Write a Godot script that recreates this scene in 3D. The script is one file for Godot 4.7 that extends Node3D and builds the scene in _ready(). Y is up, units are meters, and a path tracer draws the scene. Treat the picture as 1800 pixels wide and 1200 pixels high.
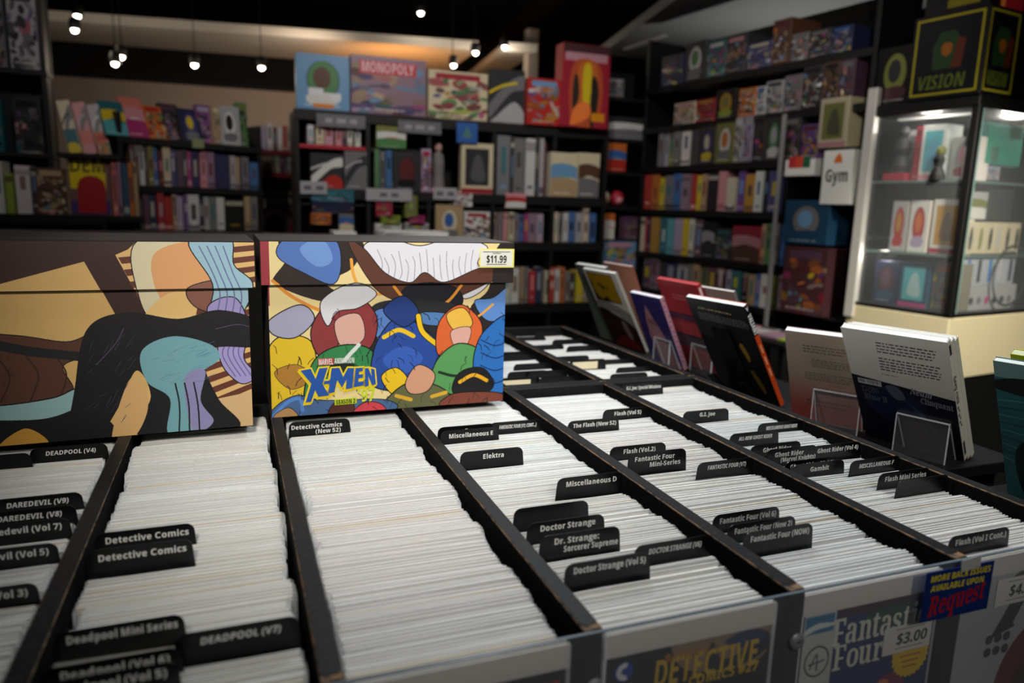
extends Node3D
# A comic shop: open bins of bagged comics seen from a low standing height, printed storage boxes on top, crowded shelving behind.
# Heights in the tables are measured from the top of the bin dividers, RIM metres above the floor.

const RIM := 0.92
var taken := {}
var paints := {}
var meshes := {}
var frames := {}
var rng := RandomNumberGenerator.new()
var hues := {
	"plum": Color(.36, .24, .33), "maroon": Color(.38, .13, .15), "wine": Color(.30, .17, .19), "crimson": Color(.68, .12, .2), "red": Color(.76, .17, .13), "salmon": Color(.9, .5, .45),
	"orange": Color(.86, .45, .16), "mustard": Color(.78, .58, .17), "yellow": Color(.93, .82, .12), "lime": Color(.62, .72, .2), "olive": Color(.5, .52, .24), "green": Color(.3, .55, .32), "teal": Color(.12, .42, .46),
	"aqua": Color(.35, .72, .76), "sky": Color(.45, .66, .84), "blue": Color(.22, .42, .72), "denim": Color(.1, .27, .4), "navy": Color(.1, .13, .3), "indigo": Color(.25, .24, .5), "purple": Color(.4, .26, .58),
	"violet": Color(.5, .3, .58), "lilac": Color(.74, .68, .8), "mauve": Color(.6, .48, .56), "magenta": Color(.74, .2, .48), "pink": Color(.9, .6, .64), "tan": Color(.76, .64, .48), "cream": Color(.91, .86, .72),
	"white": Color(.93, .93, .91), "silver": Color(.74, .74, .75), "grey": Color(.48, .48, .49), "charcoal": Color(.19, .19, .2), "black": Color(.05, .05, .055), "brown": Color(.37, .24, .17)}
const ORD := ["first", "second", "third", "fourth", "fifth", "sixth", "seventh", "eighth", "ninth", "tenth", "eleventh", "twelfth", "thirteenth", "fourteenth", "fifteenth", "sixteenth", "seventeenth", "eighteenth", "nineteenth", "twentieth"]

func _ready() -> void:
	camera_and_air()
	lights()
	materials()
	room()
	bins()
	tabs()
	storage_boxes()
	standing_books()
	furniture()
	shelf_goods()
	showcase_goods()
	small_things()
	sheet_material.albedo_texture = ImageTexture.create_from_image(sheet)
	sheet_material.roughness = 0.4

func camera_and_air() -> void:
	var cam := Camera3D.new()
	cam.name = "camera"
	cam.fov = 49.9185
	cam.near = 0.02
	cam.far = 60.0
	cam.position = Vector3(0.1468, RIM + 0.3231, 0.4631)
	cam.rotation_degrees = Vector3(-10.421, -20.982, 1.645)
	var lens := CameraAttributesPhysical.new()
	lens.frustum_focal_length = 25.78
	lens.frustum_focus_distance = 0.98
	lens.exposure_aperture = 3.5
	cam.attributes = lens
	add_child(cam)
	cam.fov = 49.9185
	cam.current = true
	var env := Environment.new()
	env.background_mode = Environment.BG_COLOR
	env.background_color = Color(0.03, 0.03, 0.035)
	env.tonemap_mode = Environment.TONE_MAPPER_LINEAR
	env.tonemap_exposure = 1.0
	env.sdfgi_enabled = true
	env.ssao_enabled = true
	env.ssil_enabled = true
	var we := WorldEnvironment.new()
	we.name = "world_environment"
	we.environment = env
	add_child(we)

func spot(called: String, from: Vector3, to: Vector3, energy: float, col: Color, angle := 45.0, size := 0.08) -> void:
	var s := SpotLight3D.new()
	s.name = called
	s.light_energy = energy
	s.light_color = col
	s.spot_angle = angle
	s.spot_angle_attenuation = 1.0
	s.spot_range = 12.0
	s.spot_attenuation = 2.0
	s.light_size = size
	s.shadow_enabled = true
	add_child(s)
	s.look_at_from_position(Vector3(from.x, from.y + RIM, from.z), Vector3(to.x, to.y + RIM, to.z), Vector3(0.1, 0, 1).normalized())

func lights() -> void:
	spot("unseen_key_spot", Vector3(0.85, 1.65, -0.3), Vector3(0.76, 0.0, -0.48), 2.3, Color(.95, .98, 1), 35.0)  # unseen overhead lamp, placed so the middle bays are brightest
	spot("unseen_front_spot", Vector3(-0.05, 1.05, 1.0), Vector3(0.34, 0.2, -0.65), 2.7, Color(1, .97, .93), 19.0)  # unseen lamp on the viewer's side, lights the storage box fronts
	spot("unseen_near_spot", Vector3(0.55, 1.05, 1.35), Vector3(0.55, -0.08, 0.0), 0.65, Color(1, .98, .95), 26.0)  # out of view, placed to light the covers behind the pane
	spot("unseen_book_spot", Vector3(-0.25, 1.25, -0.35), Vector3(1.2, 0.05, -0.65), 1.35, Color(1, .98, .95), 30.0)  # unseen lamp for the back covers of the standing books
	spot("unseen_aisle_spot", Vector3(1.5, 1.25, 0.75), Vector3(1.32, 0.05, -0.5), 0.8, Color(1, .98, .95), 22.0)  # out of view, lights the book spines on the ledge
	spot("unseen_rear_spot", Vector3(0.95, 1.6, -1.6), Vector3(0.9, 0.0, -0.9), 2.0, Color(.97, .99, 1), 42.0)  # unseen overhead lamp lighting the second bin
	spot("unseen_cubby_spot", Vector3(1.0, 1.75, -1.9), Vector3(1.3, 0.5, -3.4), 1.5, Color(1, .97, .94), 48.0)  # out of view, placed to light the cubby unit
	spot("unseen_shelving_spot", Vector3(1.5, 1.7, -1.9), Vector3(2.6, 0.0, -2.9), 0.8, Color(1, .98, .96), 52.0)  # unseen lamp aimed low at the tall shelving
	spot("unseen_bookcase_spot", Vector3(-0.3, 1.75, -2.0), Vector3(-0.1, 0.3, -3.6), 0.65, Color(1, .96, .94), 46.0)  # out of view, lights the angled bookcase
	spot("unseen_partition_spot", Vector3(0.7, 1.25, -4.7), Vector3(0.7, 0.9, -6.3), 0.5, Color(1, .89, .78), 60.0)  # unseen lamp without a fitting, lights the partition and the panel above
	spot("unseen_showcase_spot", Vector3(2.2, 1.5, -0.4), Vector3(2.9, -0.15, -1.6), 7.5, Color(1, .97, .9), 24.0)  # out of view, placed to light the cream base and showcase end
	spot("added_ceiling_fill", Vector3(3.3, 0.5, -3.1), Vector3(3.05, 1.5, -3.1), 0.5, Color(1, .98, .96), 60.0)  # added lamp hidden behind the tall shelving, brightens the dropped ceiling panel
	spot("added_crown_fill", Vector3(1.5, 1.2, -0.6), Vector3(2.62, 0.95, -1.8), 0.8, Color(1, .97, .92), 26.0)  # added fill for the dark boxes on the showcase crown
	spot("unseen_panel_uplight", Vector3(1.3, 0.95, -5.1), Vector3(1.4, 1.5, -5.4), 0.42, Color(1, .68, .38), 70.0)  # unseen warm lamp without a fitting, lights one end of the ceiling panel

# ---------------------------------------------------------------- builders
func numbered(called: String) -> String:
	var n: int = taken.get(called, 0)
	taken[called] = n + 1
	return called if n == 0 else "%s_%03d" % [called, n]

func tag(o: Node3D, label: String, category := "", group := "", kind := "") -> void:
	o.set_meta("label", label)
	if category: o.set_meta("category", category)
	if group: o.set_meta("group", group)
	if kind: o.set_meta("kind", kind)

func thing(called: String, label: String, category: String, at := Vector3.ZERO, turn := Basis(), group := "") -> Node3D:
	var o := Node3D.new()
	o.name = numbered(called)
	o.transform = Transform3D(turn, at)
	tag(o, label, category, group)
	add_child(o)
	return o

func part(called: String, mesh: Mesh, m: Material, parent: Node3D, at := Vector3.ZERO, turn := Basis()) -> MeshInstance3D:
	var o := MeshInstance3D.new()
	o.name = numbered(called) if parent == self else called
	o.mesh = mesh
	if m: o.material_override = m
	o.transform = Transform3D(turn, at)
	parent.add_child(o, true)
	return o

func struct(called: String, mesh: Mesh, m: Material, at: Vector3, label: String, turn := Basis()) -> MeshInstance3D:
	var o := part(called, mesh, m, self, at, turn)
	tag(o, label, "", "", "structure")
	return o

func paint(c: Color, rough := 0.6, metal := 0.0) -> StandardMaterial3D:
	var key := "%s %.2f %.2f" % [c.to_html(), rough, metal]
	if not paints.has(key):
		var m := StandardMaterial3D.new()
		m.albedo_color = c
		m.roughness = rough
		m.metallic = metal
		paints[key] = m
	return paints[key]

func hue(n: String, rough := 0.55) -> StandardMaterial3D:
	return paint(hues[n], rough)

func begin() -> SurfaceTool:
	var s := SurfaceTool.new()
	s.begin(Mesh.PRIMITIVE_TRIANGLES)
	return s

func quad(s: SurfaceTool, a: Vector3, b: Vector3, c: Vector3, d: Vector3, n: Vector3, uv := []) -> void:
	var p := [a, b, c, d]
	var order := [0, 1, 2, 0, 2, 3]
	if (b - a).cross(c - a).dot(n) > 0.0: order = [0, 2, 1, 0, 3, 2]
	for i in order:
		s.set_normal(n)
		s.set_uv(uv[i] if uv else Vector2.ZERO)
		s.add_vertex(p[i])

func tri(s: SurfaceTool, a: Vector3, b: Vector3, c: Vector3, n: Vector3) -> void:
	var p := [a, b, c] if (b - a).cross(c - a).dot(n) < 0.0 else [a, c, b]
	for v in p:
		s.set_normal(n)
		s.set_uv(Vector2.ZERO)
		s.add_vertex(v)

func add_box(s: SurfaceTool, c: Vector3, size: Vector3, ch := 0.0, turn := Basis()) -> void:
	var h := size * 0.5
	var i := h - Vector3(ch, ch, ch)
	for ax in 3:
		var b := (ax + 1) % 3
		var d := (ax + 2) % 3
		for sg in [-1.0, 1.0]:
			var n := Vector3.ZERO
			n[ax] = sg
			var q := []
			var uv := []
			for k in [[-1, -1], [1, -1], [1, 1], [-1, 1]]:
				var p := Vector3.ZERO
				p[ax] = sg * h[ax]
				p[b] = k[0] * i[b]
				p[d] = k[1] * i[d]
				q.append(c + turn * p)
				var ux: float = p.z / h.z if ax == 0 else p.x / h.x
				var uy: float = p.z / h.z if ax == 1 else p.y / h.y
				uv.append(Vector2(ux * 0.5 + 0.5, 0.5 - uy * 0.5))
			quad(s, q[0], q[1], q[2], q[3], turn * n, uv)
	if ch <= 0.0: return
	for ax in 3:
		var b := (ax + 1) % 3
		var d := (ax + 2) % 3
		for k in [[-1, -1], [1, -1], [1, 1], [-1, 1]]:
			var q := []
			for e in [[-1, 0], [1, 0], [1, 1], [-1, 1]]:
				var p := Vector3.ZERO
				p[ax] = e[0] * i[ax]
				p[b] = k[0] * (h[b] if e[1] == 0 else i[b])
				p[d] = k[1] * (i[d] if e[1] == 0 else h[d])
				q.append(c + turn * p)
			var n := Vector3.ZERO
			n[b] = k[0]
			n[d] = k[1]
			quad(s, q[0], q[1], q[2], q[3], turn * n.normalized())
	for x in [-1, 1]:
		for y in [-1, 1]:
			for z in [-1, 1]:
				var g := Vector3(x, y, z)
				tri(s, c + turn * (g * Vector3(h.x, i.y, i.z)), c + turn * (g * Vector3(i.x, h.y, i.z)), c + turn * (g * Vector3(i.x, i.y, h.z)), turn * g.normalized())

func box(size: Vector3, ch := 0.0) -> ArrayMesh:
	var key := "%.4f %.4f %.4f %.4f" % [size.x, size.y, size.z, ch]
	if not meshes.has(key):
		var s := begin()
		add_box(s, Vector3.ZERO, size, ch)
		meshes[key] = s.commit()
	return meshes[key]

func prism(outline: PackedVector2Array, depth: float) -> ArrayMesh:   # outline in x, y; from z = 0 back to -depth
	var s := begin()
	var ids := Geometry2D.triangulate_polygon(outline)
	for k in range(0, ids.size(), 3):
		for z in [0.0, -depth]:
			tri(s, Vector3(outline[ids[k]].x, outline[ids[k]].y, z), Vector3(outline[ids[k + 1]].x, outline[ids[k + 1]].y, z), Vector3(outline[ids[k + 2]].x, outline[ids[k + 2]].y, z), Vector3(0, 0, 1.0 if z == 0.0 else -1.0))
	var wind := 1.0 if not Geometry2D.is_polygon_clockwise(outline) else -1.0
	for k in outline.size():
		var a := outline[k]
		var b := outline[(k + 1) % outline.size()]
		var n := Vector2(b.y - a.y, a.x - b.x).normalized() * wind
		quad(s, Vector3(a.x, a.y, 0), Vector3(b.x, b.y, 0), Vector3(b.x, b.y, -depth), Vector3(a.x, a.y, -depth), Vector3(n.x, n.y, 0))
	return s.commit()

func lathe(profile: PackedVector2Array, n := 20) -> ArrayMesh:        # profile of (radius, y) from bottom to top
	var s := begin()
	for k in n:
		var a0 := TAU * k / n
		var a1 := TAU * (k + 1) / n
		for j in profile.size() - 1:
			var p := profile[j]
			var q := profile[j + 1]
			var m := (a0 + a1) * 0.5
			var t := Vector2(q.y - p.y, p.x - q.x).normalized()
			var nn := Vector3(cos(m) * t.x, t.y, sin(m) * t.x)
			quad(s, Vector3(cos(a0) * p.x, p.y, sin(a0) * p.x), Vector3(cos(a1) * p.x, p.y, sin(a1) * p.x), Vector3(cos(a1) * q.x, q.y, sin(a1) * q.x), Vector3(cos(a0) * q.x, q.y, sin(a0) * q.x), nn)
	return s.commit()

func blob(radii: Vector3) -> SphereMesh:
	var m := SphereMesh.new()
	m.radius = 1.0
	m.height = 2.0
	m.radial_segments = 20
	m.rings = 10
	return m

var fonts := {}
func lettering(parent: Node3D, text: String, at: Vector3, high: float, wide: float, m: Material, slant := 0.0, serif := false, turn := Basis(), deep := 0.0004, called := "lettering") -> MeshInstance3D:
	# centred on at, lying in x, y and facing +z; as high as a line of text, squeezed to be no wider than wide
	var fk := "Droid Serif" if serif else "Droid Sans"
	if not fonts.has(fk):
		var f := SystemFont.new()
		f.font_names = PackedStringArray([fk])
		f.font_weight = 700
		fonts[fk] = f
	var t := TextMesh.new()
	t.text = text
	t.font = fonts[fk]
	t.font_size = 32
	t.pixel_size = 0.01
	t.depth = 0.01
	t.curve_step = 3.0
	var b := t.get_aabb()
	var sy := high / 0.32
	var sx := minf(sy, wide / maxf(b.size.x, 0.01))
	var bs := turn * Basis(Vector3(sx, 0, 0), Vector3(slant * sy, sy, 0), Vector3(0, 0, deep / 0.01))
	return part(called, t, m, parent, at - bs * b.get_center(), bs)

# ---------------------------------------------------------------- printed pictures
class Art:
	var im: Image
	var w := 0
	var h := 0
	func _init(ww: int, hh: int, c: Color) -> void:
		w = ww
		h = hh
		im = Image.create(w, h, true, Image.FORMAT_RGB8)
		im.fill(c)
	func rect(x0: float, y0: float, x1: float, y1: float, c: Color) -> void:
		im.fill_rect(Rect2i(int(x0 * w), int(y0 * h), maxi(1, int((x1 - x0) * w)), maxi(1, int((y1 - y0) * h))), c)
	func fill(p: PackedVector2Array, c: Color) -> void:               # pixel coordinates
		var lo := 1e9
		var hi := -1e9
		for q in p:
			lo = minf(lo, q.y)
			hi = maxf(hi, q.y)
		for y in range(maxi(0, int(lo)), mini(h, int(hi) + 1)):
			var xs := []
			for k in p.size():
				var a := p[k]
				var b := p[(k + 1) % p.size()]
				if (a.y <= y + 0.5) != (b.y <= y + 0.5):
					xs.append(a.x + (y + 0.5 - a.y) / (b.y - a.y) * (b.x - a.x))
			xs.sort()
			for k in range(0, xs.size() - 1, 2):
				var x0 := clampi(int(round(xs[k])), 0, w)
				var x1 := clampi(int(round(xs[k + 1])), 0, w)
				if x1 > x0: im.fill_rect(Rect2i(x0, y, x1 - x0, 1), c)
	func curve(p: PackedVector2Array, steps := 8) -> PackedVector2Array:
		var out := PackedVector2Array()
		var n := p.size()
		for k in n:
			for j in steps:
				out.append(p[k].cubic_interpolate(p[(k + 1) % n], p[(k - 1 + n) % n], p[(k + 2) % n], float(j) / steps))
		return out
	func shape(text: String, c: Color, line := 0.0, round_it := true, ink := Color(.05, .05, .06)) -> void:
		# «x y, x y, ...» in hundredths of the picture's width and height
		var p := PackedVector2Array()
		for q in text.split(","):
			var f := q.split_floats(" ", false)
			p.append(Vector2(f[0] * 0.01 * w, f[1] * 0.01 * h))
		if round_it: p = curve(p)
		if line > 0.0:
			for grown in Geometry2D.offset_polygon(p, line * w * 0.01, Geometry2D.JOIN_ROUND): fill(grown, ink)
		fill(p, c)
	func ell(cx: float, cy: float, rx: float, ry: float, c: Color, line := 0.0, turn := 0.0, ink := Color(.05, .05, .06)) -> void:
		for pass_no in 2:
			if pass_no == 0 and line <= 0.0: continue
			var g := line * 0.01 * w if pass_no == 0 else 0.0
			var p := PackedVector2Array()
			for k in 40: p.append(Vector2(cx * 0.01 * w, cy * 0.01 * h) + Vector2(cos(TAU * k / 40) * (rx * 0.01 * w + g), sin(TAU * k / 40) * (ry * 0.01 * h + g)).rotated(turn))
			fill(p, ink if pass_no == 0 else c)
	func stroke(text: String, wide: float, c: Color) -> void:
		var pts := PackedVector2Array()
		for q in text.split(","):
			var f := q.split_floats(" ", false)
			pts.append(Vector2(f[0] * 0.01 * w, f[1] * 0.01 * h))
		var fine := PackedVector2Array()
		for k in pts.size() - 1:
			for j in 8: fine.append(pts[k].cubic_interpolate(pts[k + 1], pts[maxi(0, k - 1)], pts[mini(pts.size() - 1, k + 2)], j / 8.0))
		fine.append(pts[pts.size() - 1])
		for poly in Geometry2D.offset_polyline(fine, wide * 0.005 * w, Geometry2D.JOIN_ROUND, Geometry2D.END_ROUND): fill(poly, c)
	func dashes(x0: float, y0: float, x1: float, y1: float, rows: int, c: Color, r: RandomNumberGenerator, dy := 0.0) -> void:
		# small print too fine to read: rows of word-length dashes
		for k in rows:
			var y := lerpf(y0, y1, (k + 0.5) / rows)
			var x := x0
			var stop := x1 - (r.randf() * 0.25 * (x1 - x0) if k == rows - 1 else r.randf() * 0.06 * (x1 - x0))
			while x < stop:
				var e := minf(stop, x + r.randf_range(0.015, 0.06))
				rect(x, y + dy * (x - x0), e, y + dy * (x - x0) + (y1 - y0) / rows * 0.42, c)
				x = e + 0.012
	func texture() -> ImageTexture:
		im.generate_mipmaps()
		return ImageTexture.create_from_image(im)

func printed(a: Art, rough := 0.45) -> StandardMaterial3D:
	var m := StandardMaterial3D.new()
	m.albedo_texture = a.texture()
	m.roughness = rough
	m.texture_repeat = false
	return m

# ---------------------------------------------------------------- materials
var laminate: StandardMaterial3D
var core_board: StandardMaterial3D
var plastic: StandardMaterial3D
var ink_white: StandardMaterial3D
var acrylic: StandardMaterial3D
var glass: StandardMaterial3D
var acrylic_edge: StandardMaterial3D
var acrylic_thin: StandardMaterial3D
var easel_edge: StandardMaterial3D
var chrome: StandardMaterial3D
var kraft: StandardMaterial3D
var paper_tinted: StandardMaterial3D
var board_white: StandardMaterial3D
var bag_film: StandardMaterial3D
var shelf_black: StandardMaterial3D
var matt_black: StandardMaterial3D

func noise_map(freq: float, stops: Array, size := 512, kind := FastNoiseLite.TYPE_SIMPLEX_SMOOTH, octaves := 4) -> NoiseTexture2D:
	var n := FastNoiseLite.new()
	n.noise_type = kind
	n.frequency = freq
	n.fractal_octaves = octaves
	n.seed = 7
	var t := NoiseTexture2D.new()
	t.width = size
	t.height = size
	t.seamless = true
	t.noise = n
	var g := Gradient.new()
	g.offsets = PackedFloat32Array(stops.map(func(x): return x[0]))
	g.colors = PackedColorArray(stops.map(func(x): return x[1]))
	t.color_ramp = g
	return t

func mapped(t: Texture2D, scale: float, rough: float) -> StandardMaterial3D:
	var m := StandardMaterial3D.new()
	m.albedo_texture = t
	m.roughness = rough
	m.uv1_triplanar = true
	m.uv1_world_triplanar = true
	m.uv1_scale = Vector3.ONE * scale
	return m

func materials() -> void:
	laminate = mapped(noise_map(0.05, [[0.0, Color(.085, .085, .09)], [0.62, Color(.105, .105, .11)], [0.8, Color(.15, .15, .155)], [0.93, Color(.22, .22, .22)]]), 6.0, 0.5)
	laminate.metallic_specular = 0.28
	matt_black = StandardMaterial3D.new()
	matt_black.albedo_color = Color(.05, .05, .053)
	matt_black.roughness = 0.9
	matt_black.metallic_specular = 0.15
	core_board = mapped(noise_map(0.018, [[0.0, Color(.06, .055, .05)], [0.36, Color(.12, .1, .08)], [0.52, Color(.4, .31, .22)], [1.0, Color(.56, .4, .26)]]), 5.0, 0.85)
	shelf_black = paint(Color(.035, .035, .038), 0.55)
	plastic = paint(Color(.03, .03, .033), 0.32)
	ink_white = paint(Color(.9, .9, .88), 0.6)
	chrome = paint(Color(.78, .78, .8), 0.35, 0.7)
	kraft = paint(Color(.16, .11, .085), 0.8)
	acrylic = StandardMaterial3D.new()
	acrylic.transparency = BaseMaterial3D.TRANSPARENCY_ALPHA
	acrylic.albedo_color = Color(.93, .96, .98, .05)
	acrylic.roughness = 0.04
	glass = acrylic
	acrylic_thin = acrylic.duplicate()
	acrylic_thin.albedo_color = Color(.96, .98, 1, .02)
	acrylic_thin.metallic_specular = 0.3
	easel_edge = paint(Color(.8, .83, .85), 0.2)
	acrylic_edge = paint(Color(.38, .42, .45), 0.25)
	paper_tinted = StandardMaterial3D.new()
	paper_tinted.vertex_color_use_as_albedo = true
	paper_tinted.roughness = 0.75
	board_white = StandardMaterial3D.new()
	board_white.vertex_color_use_as_albedo = true
	board_white.roughness = 0.6
	bag_film = StandardMaterial3D.new()
	bag_film.albedo_color = Color(.9, .92, .93, .42)
	bag_film.transparency = BaseMaterial3D.TRANSPARENCY_ALPHA
	bag_film.roughness = 0.28
	frames = {"wall": frame(2.471, -3.5, 0.1392, 0.9903), "back": frame(0, -3.4, 1, 0), "near": frame(0, -3.3, 1, 0), "red": frame(0, -4.3, 1, 0), "corner": frame(0, -3.52, 1, 0), "angled": frame(-0.415, -3.374, 0.8829, -0.4695)}

func frame(x: float, z: float, dx: float, dz: float) -> Transform3D:
	var d := Vector3(dx, 0, dz).normalized()
	return Transform3D(Basis(d, Vector3.UP, d.cross(Vector3.UP)), Vector3(x, RIM, z))

func place(fr: String, u: float, v: float, out := 0.0) -> Vector3:
	var f: Transform3D = frames[fr]
	return f * Vector3(u, v, out)

# ---------------------------------------------------------------- the room
func room() -> void:
	var dark := paint(Color(.022, .022, .025), 0.85)
	var pale := paint(Color(.62, .57, .53), 0.9)
	var floor_m := mapped(noise_map(0.01, [[0.0, Color(.28, .29, .31)], [1.0, Color(.36, .37, .39)]]), 0.6, 0.4)
	struct("floor", box(Vector3(10.2, 0.1, 10.2)), floor_m, Vector3(1.5, -0.05, -1.9), "grey shop floor running under the bins and shelving")
	struct("ceiling", box(Vector3(10.2, 0.1, 10.2)), dark, Vector3(1.5, RIM + 1.95, -1.9), "black painted shop ceiling over the whole room")
	struct("wall_back", box(Vector3(10, RIM + 1.9, 0.1)), dark, Vector3(1.5, (RIM + 1.9) / 2, -6.6), "black painted wall at the far end of the shop")
	struct("wall_left", box(Vector3(0.1, RIM + 1.9, 10)), dark, Vector3(-3.5, (RIM + 1.9) / 2, -1.9), "black painted side wall beyond the angled bookcase")
	struct("wall_right", box(Vector3(0.1, RIM + 1.9, 10)), dark, Vector3(6.5, (RIM + 1.9) / 2, -1.9), "black painted side wall beyond the showcase")
	struct("wall_front", box(Vector3(10, RIM + 1.9, 0.1)), dark, Vector3(1.5, (RIM + 1.9) / 2, 3.05), "black painted wall behind the viewer")
	struct("wall_partition", box(Vector3(4.6, RIM + 1.21, 0.12)), pale, Vector3(-0.9, (RIM + 1.21) / 2, -6.35), "pale partition wall behind the angled bookcase", Basis(Vector3.UP, -0.06))
	struct("trim_1", box(Vector3(4.7, 0.03, 0.14), .004), dark, Vector3(-0.9, RIM + 1.225, -6.35), "dark cap along the top of the pale partition", Basis(Vector3.UP, -0.06))
	var gyp := paint(Color(.86, .84, .8), 0.9)
	struct("ceiling_panel", prism(PackedVector2Array([Vector2(-2.6, 5.69), Vector2(1.88, 4.92), Vector2(1.93, 5.87), Vector2(-2.6, 6.30)]), 0.06), gyp, Vector3(0, RIM + 1.5, 0), "white ceiling panel lit warm at one end above the partition", Basis(Vector3.RIGHT, -PI / 2))
	struct("ceiling_panel_001", prism(PackedVector2Array([Vector2(2.06, 4.85), Vector2(2.3, 4.8), Vector2(2.42, 6.2), Vector2(2.2, 6.2)]), 0.06), gyp, Vector3(0, RIM + 1.5, 0), "narrow white ceiling panel beside the pale pillar", Basis(Vector3.RIGHT, -PI / 2))
	struct("pillar", box(Vector3(0.09, RIM + 1.62, 0.09), .006), pale, Vector3(2.29, (RIM + 1.62) / 2, -4.9), "slim pale pillar rising behind the boxes on the cubby unit")
	var drop := struct("ceiling_panel_002", prism(PackedVector2Array([Vector2(2.74, 4.66), Vector2(3.4, 4.58), Vector2(3.9, 1.4), Vector2(2.05, 1.4)]), 0.06), paint(Color(.55, .56, .56), 0.9), Vector3(0, RIM + 1.5, 0), "grey dropped ceiling panel over the wall shelving", Basis(Vector3.RIGHT, -PI / 2))
	part("pale_light_strip", box(Vector3(0.05, 0.5, 0.012), .003), paint(Color(.8, .8, .8), 0.7), drop, Vector3(2.8, 4.12, -0.066), Basis(Vector3(0, 0, 1), 0.0))  # recessed strip light shown by pale paint; it does not glow

# ---------------------------------------------------------------- the comic bins
const COMIC := Vector3(0.162, 0.26, 0.0021)
const FLOOR_DROP := 0.275

func comic_into(s: Array, at: Vector3, tall: float, thick: float, paper: Color, cover: Color, r: RandomNumberGenerator) -> void:
	# s: surface tools for pages, board and bag. at: middle of the base; the bag is open to +y
	var hw := COMIC.x * 0.5
	var t := thick * 0.5
	var y0 := at.y
	var yp := at.y + tall - 0.004 - r.randf() * 0.003
	var x0 := at.x - hw + r.randf_range(-.001, .001)
	var x1 := at.x + hw + r.randf_range(-.001, .001)
	var pages: SurfaceTool = s[0]
	var z0 := at.z - t + 0.0008
	var z1 := at.z + t
	var ch := [cover.srgb_to_linear(), paper.srgb_to_linear()]
	for k in 3:
		var za: float = [z0, z0 + 0.0002, z1 - 0.0002][k]
		var zb: float = [z0 + 0.0002, z1 - 0.0002, z1][k]
		pages.set_color(ch[1] if k == 1 else ch[0])
		quad(pages, Vector3(x0, yp, za), Vector3(x1, yp, za), Vector3(x1, yp, zb), Vector3(x0, yp, zb), Vector3.UP)
	pages.set_color(ch[0])
	quad(pages, Vector3(x0, y0, z1), Vector3(x1, y0, z1), Vector3(x1, yp, z1), Vector3(x0, yp, z1), Vector3.BACK)
	quad(pages, Vector3(x0, y0, z0), Vector3(x0, y0, z1), Vector3(x0, yp, z1), Vector3(x0, yp, z0), Vector3.LEFT)
	pages.set_color(ch[1])
	quad(pages, Vector3(x1, y0, z0), Vector3(x1, y0, z1), Vector3(x1, yp, z1), Vector3(x1, yp, z0), Vector3.RIGHT)
	var b: SurfaceTool = s[1]
	var hb := 0.0826
	b.set_color(Color(.9, .9, .89).lerp(paper, 0.35).srgb_to_linear())
	var yb := at.y + tall
	var za := at.z - t
	var zb := z0
	var lean := r.randf_range(-.0008, .0008)
	quad(b, Vector3(at.x - hb, yb, za), Vector3(at.x + hb, yb + lean, za), Vector3(at.x + hb, yb + lean, zb), Vector3(at.x - hb, yb, zb), Vector3.UP)
	quad(b, Vector3(at.x - hb, y0, zb), Vector3(at.x + hb, y0, zb), Vector3(at.x + hb, yb + lean, zb), Vector3(at.x - hb, yb, zb), Vector3.BACK)
	quad(b, Vector3(at.x - hb, y0, za), Vector3(at.x + hb, y0, za), Vector3(at.x + hb, yb + lean, za), Vector3(at.x - hb, yb, za), Vector3.FORWARD)
	quad(b, Vector3(at.x + hb, y0, za), Vector3(at.x + hb, y0, zb), Vector3(at.x + hb, yb + lean, zb), Vector3(at.x + hb, yb + lean, za), Vector3.RIGHT)
	quad(b, Vector3(at.x - hb, y0, za), Vector3(at.x - hb, y0, zb), Vector3(at.x - hb, yb, zb), Vector3(at.x - hb, yb, za), Vector3.LEFT)
	var g: SurfaceTool = s[2]
	var xs := [-.0853, -.0828, -.05, -.01, .04, .0828, .0856]
	var pz := []
	var py := []
	for k in xs.size():
		pz.append(r.randf_range(-.0006, .0006))
		py.append(yb + r.randf_range(-.0008, .0012) - (0.002 if k == 0 or k == xs.size() - 1 else 0.0))
	for k in xs.size() - 1:                                           # back sheet, then the front one, a little lower
		for f in 2:
			if f == 1 and k > 0 and k < xs.size() - 2: continue
			var z: float = za - 0.0002 if f == 0 else z1 + 0.0002
			var dy := 0.0 if f == 0 else -0.0012
			quad(g, Vector3(at.x + xs[k], y0, z), Vector3(at.x + xs[k + 1], y0, z), Vector3(at.x + xs[k + 1], py[k + 1] + dy, z + pz[k + 1]), Vector3(at.x + xs[k], py[k] + dy, z + pz[k]), Vector3(r.randf_range(-.25, .25), r.randf_range(0, .4), 1).normalized())

func comic_tones(col: int, z: float, r: RandomNumberGenerator) -> Array:
	var zones := {0: ["cfc6b4", "c9c2b8", "d2cabc"], 1: ["d8cfbd", "d9d2c4", "c9c9c4", "d6cdb9"], 2: ["d6cdc8", "dccfcb", "cfd4d0", "cfdad6"], 3: ["e3ddd2", "e2ddd8", "d3dcdd", "dfe4e4"], 4: ["dfe1e2", "e4ded3", "ddd2d0", "d6dadb"], 5: ["e0d6cf", "d3d8d6", "cfdadb", "dcd6d2"]}
	var list: Array = zones[clampi(col, 0, 5)]
	var f := clampf(-z / 0.72, 0, 0.999) * list.size() + r.randf_range(-.45, .45)
	var c := Color(list[clampi(int(f), 0, list.size() - 1)])
	c = c.lerp(Color(.85, .86, .86), 0.2 + r.randf() * 0.35)
	if r.randf() < 0.06: c = c.lerp(Color(.85, .7, .45), 0.5)
	var covers := ["6b4a55", "2f3c5a", "7a3030", "c9b48a", "4f6d7a", "b7a7b8", "d8c8c0", "33363b", "9aa7b5", "bda0a4"]
	return [c, Color(covers[r.randi() % covers.size()]).lerp(Color(.75, .73, .72), 0.45)]

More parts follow.
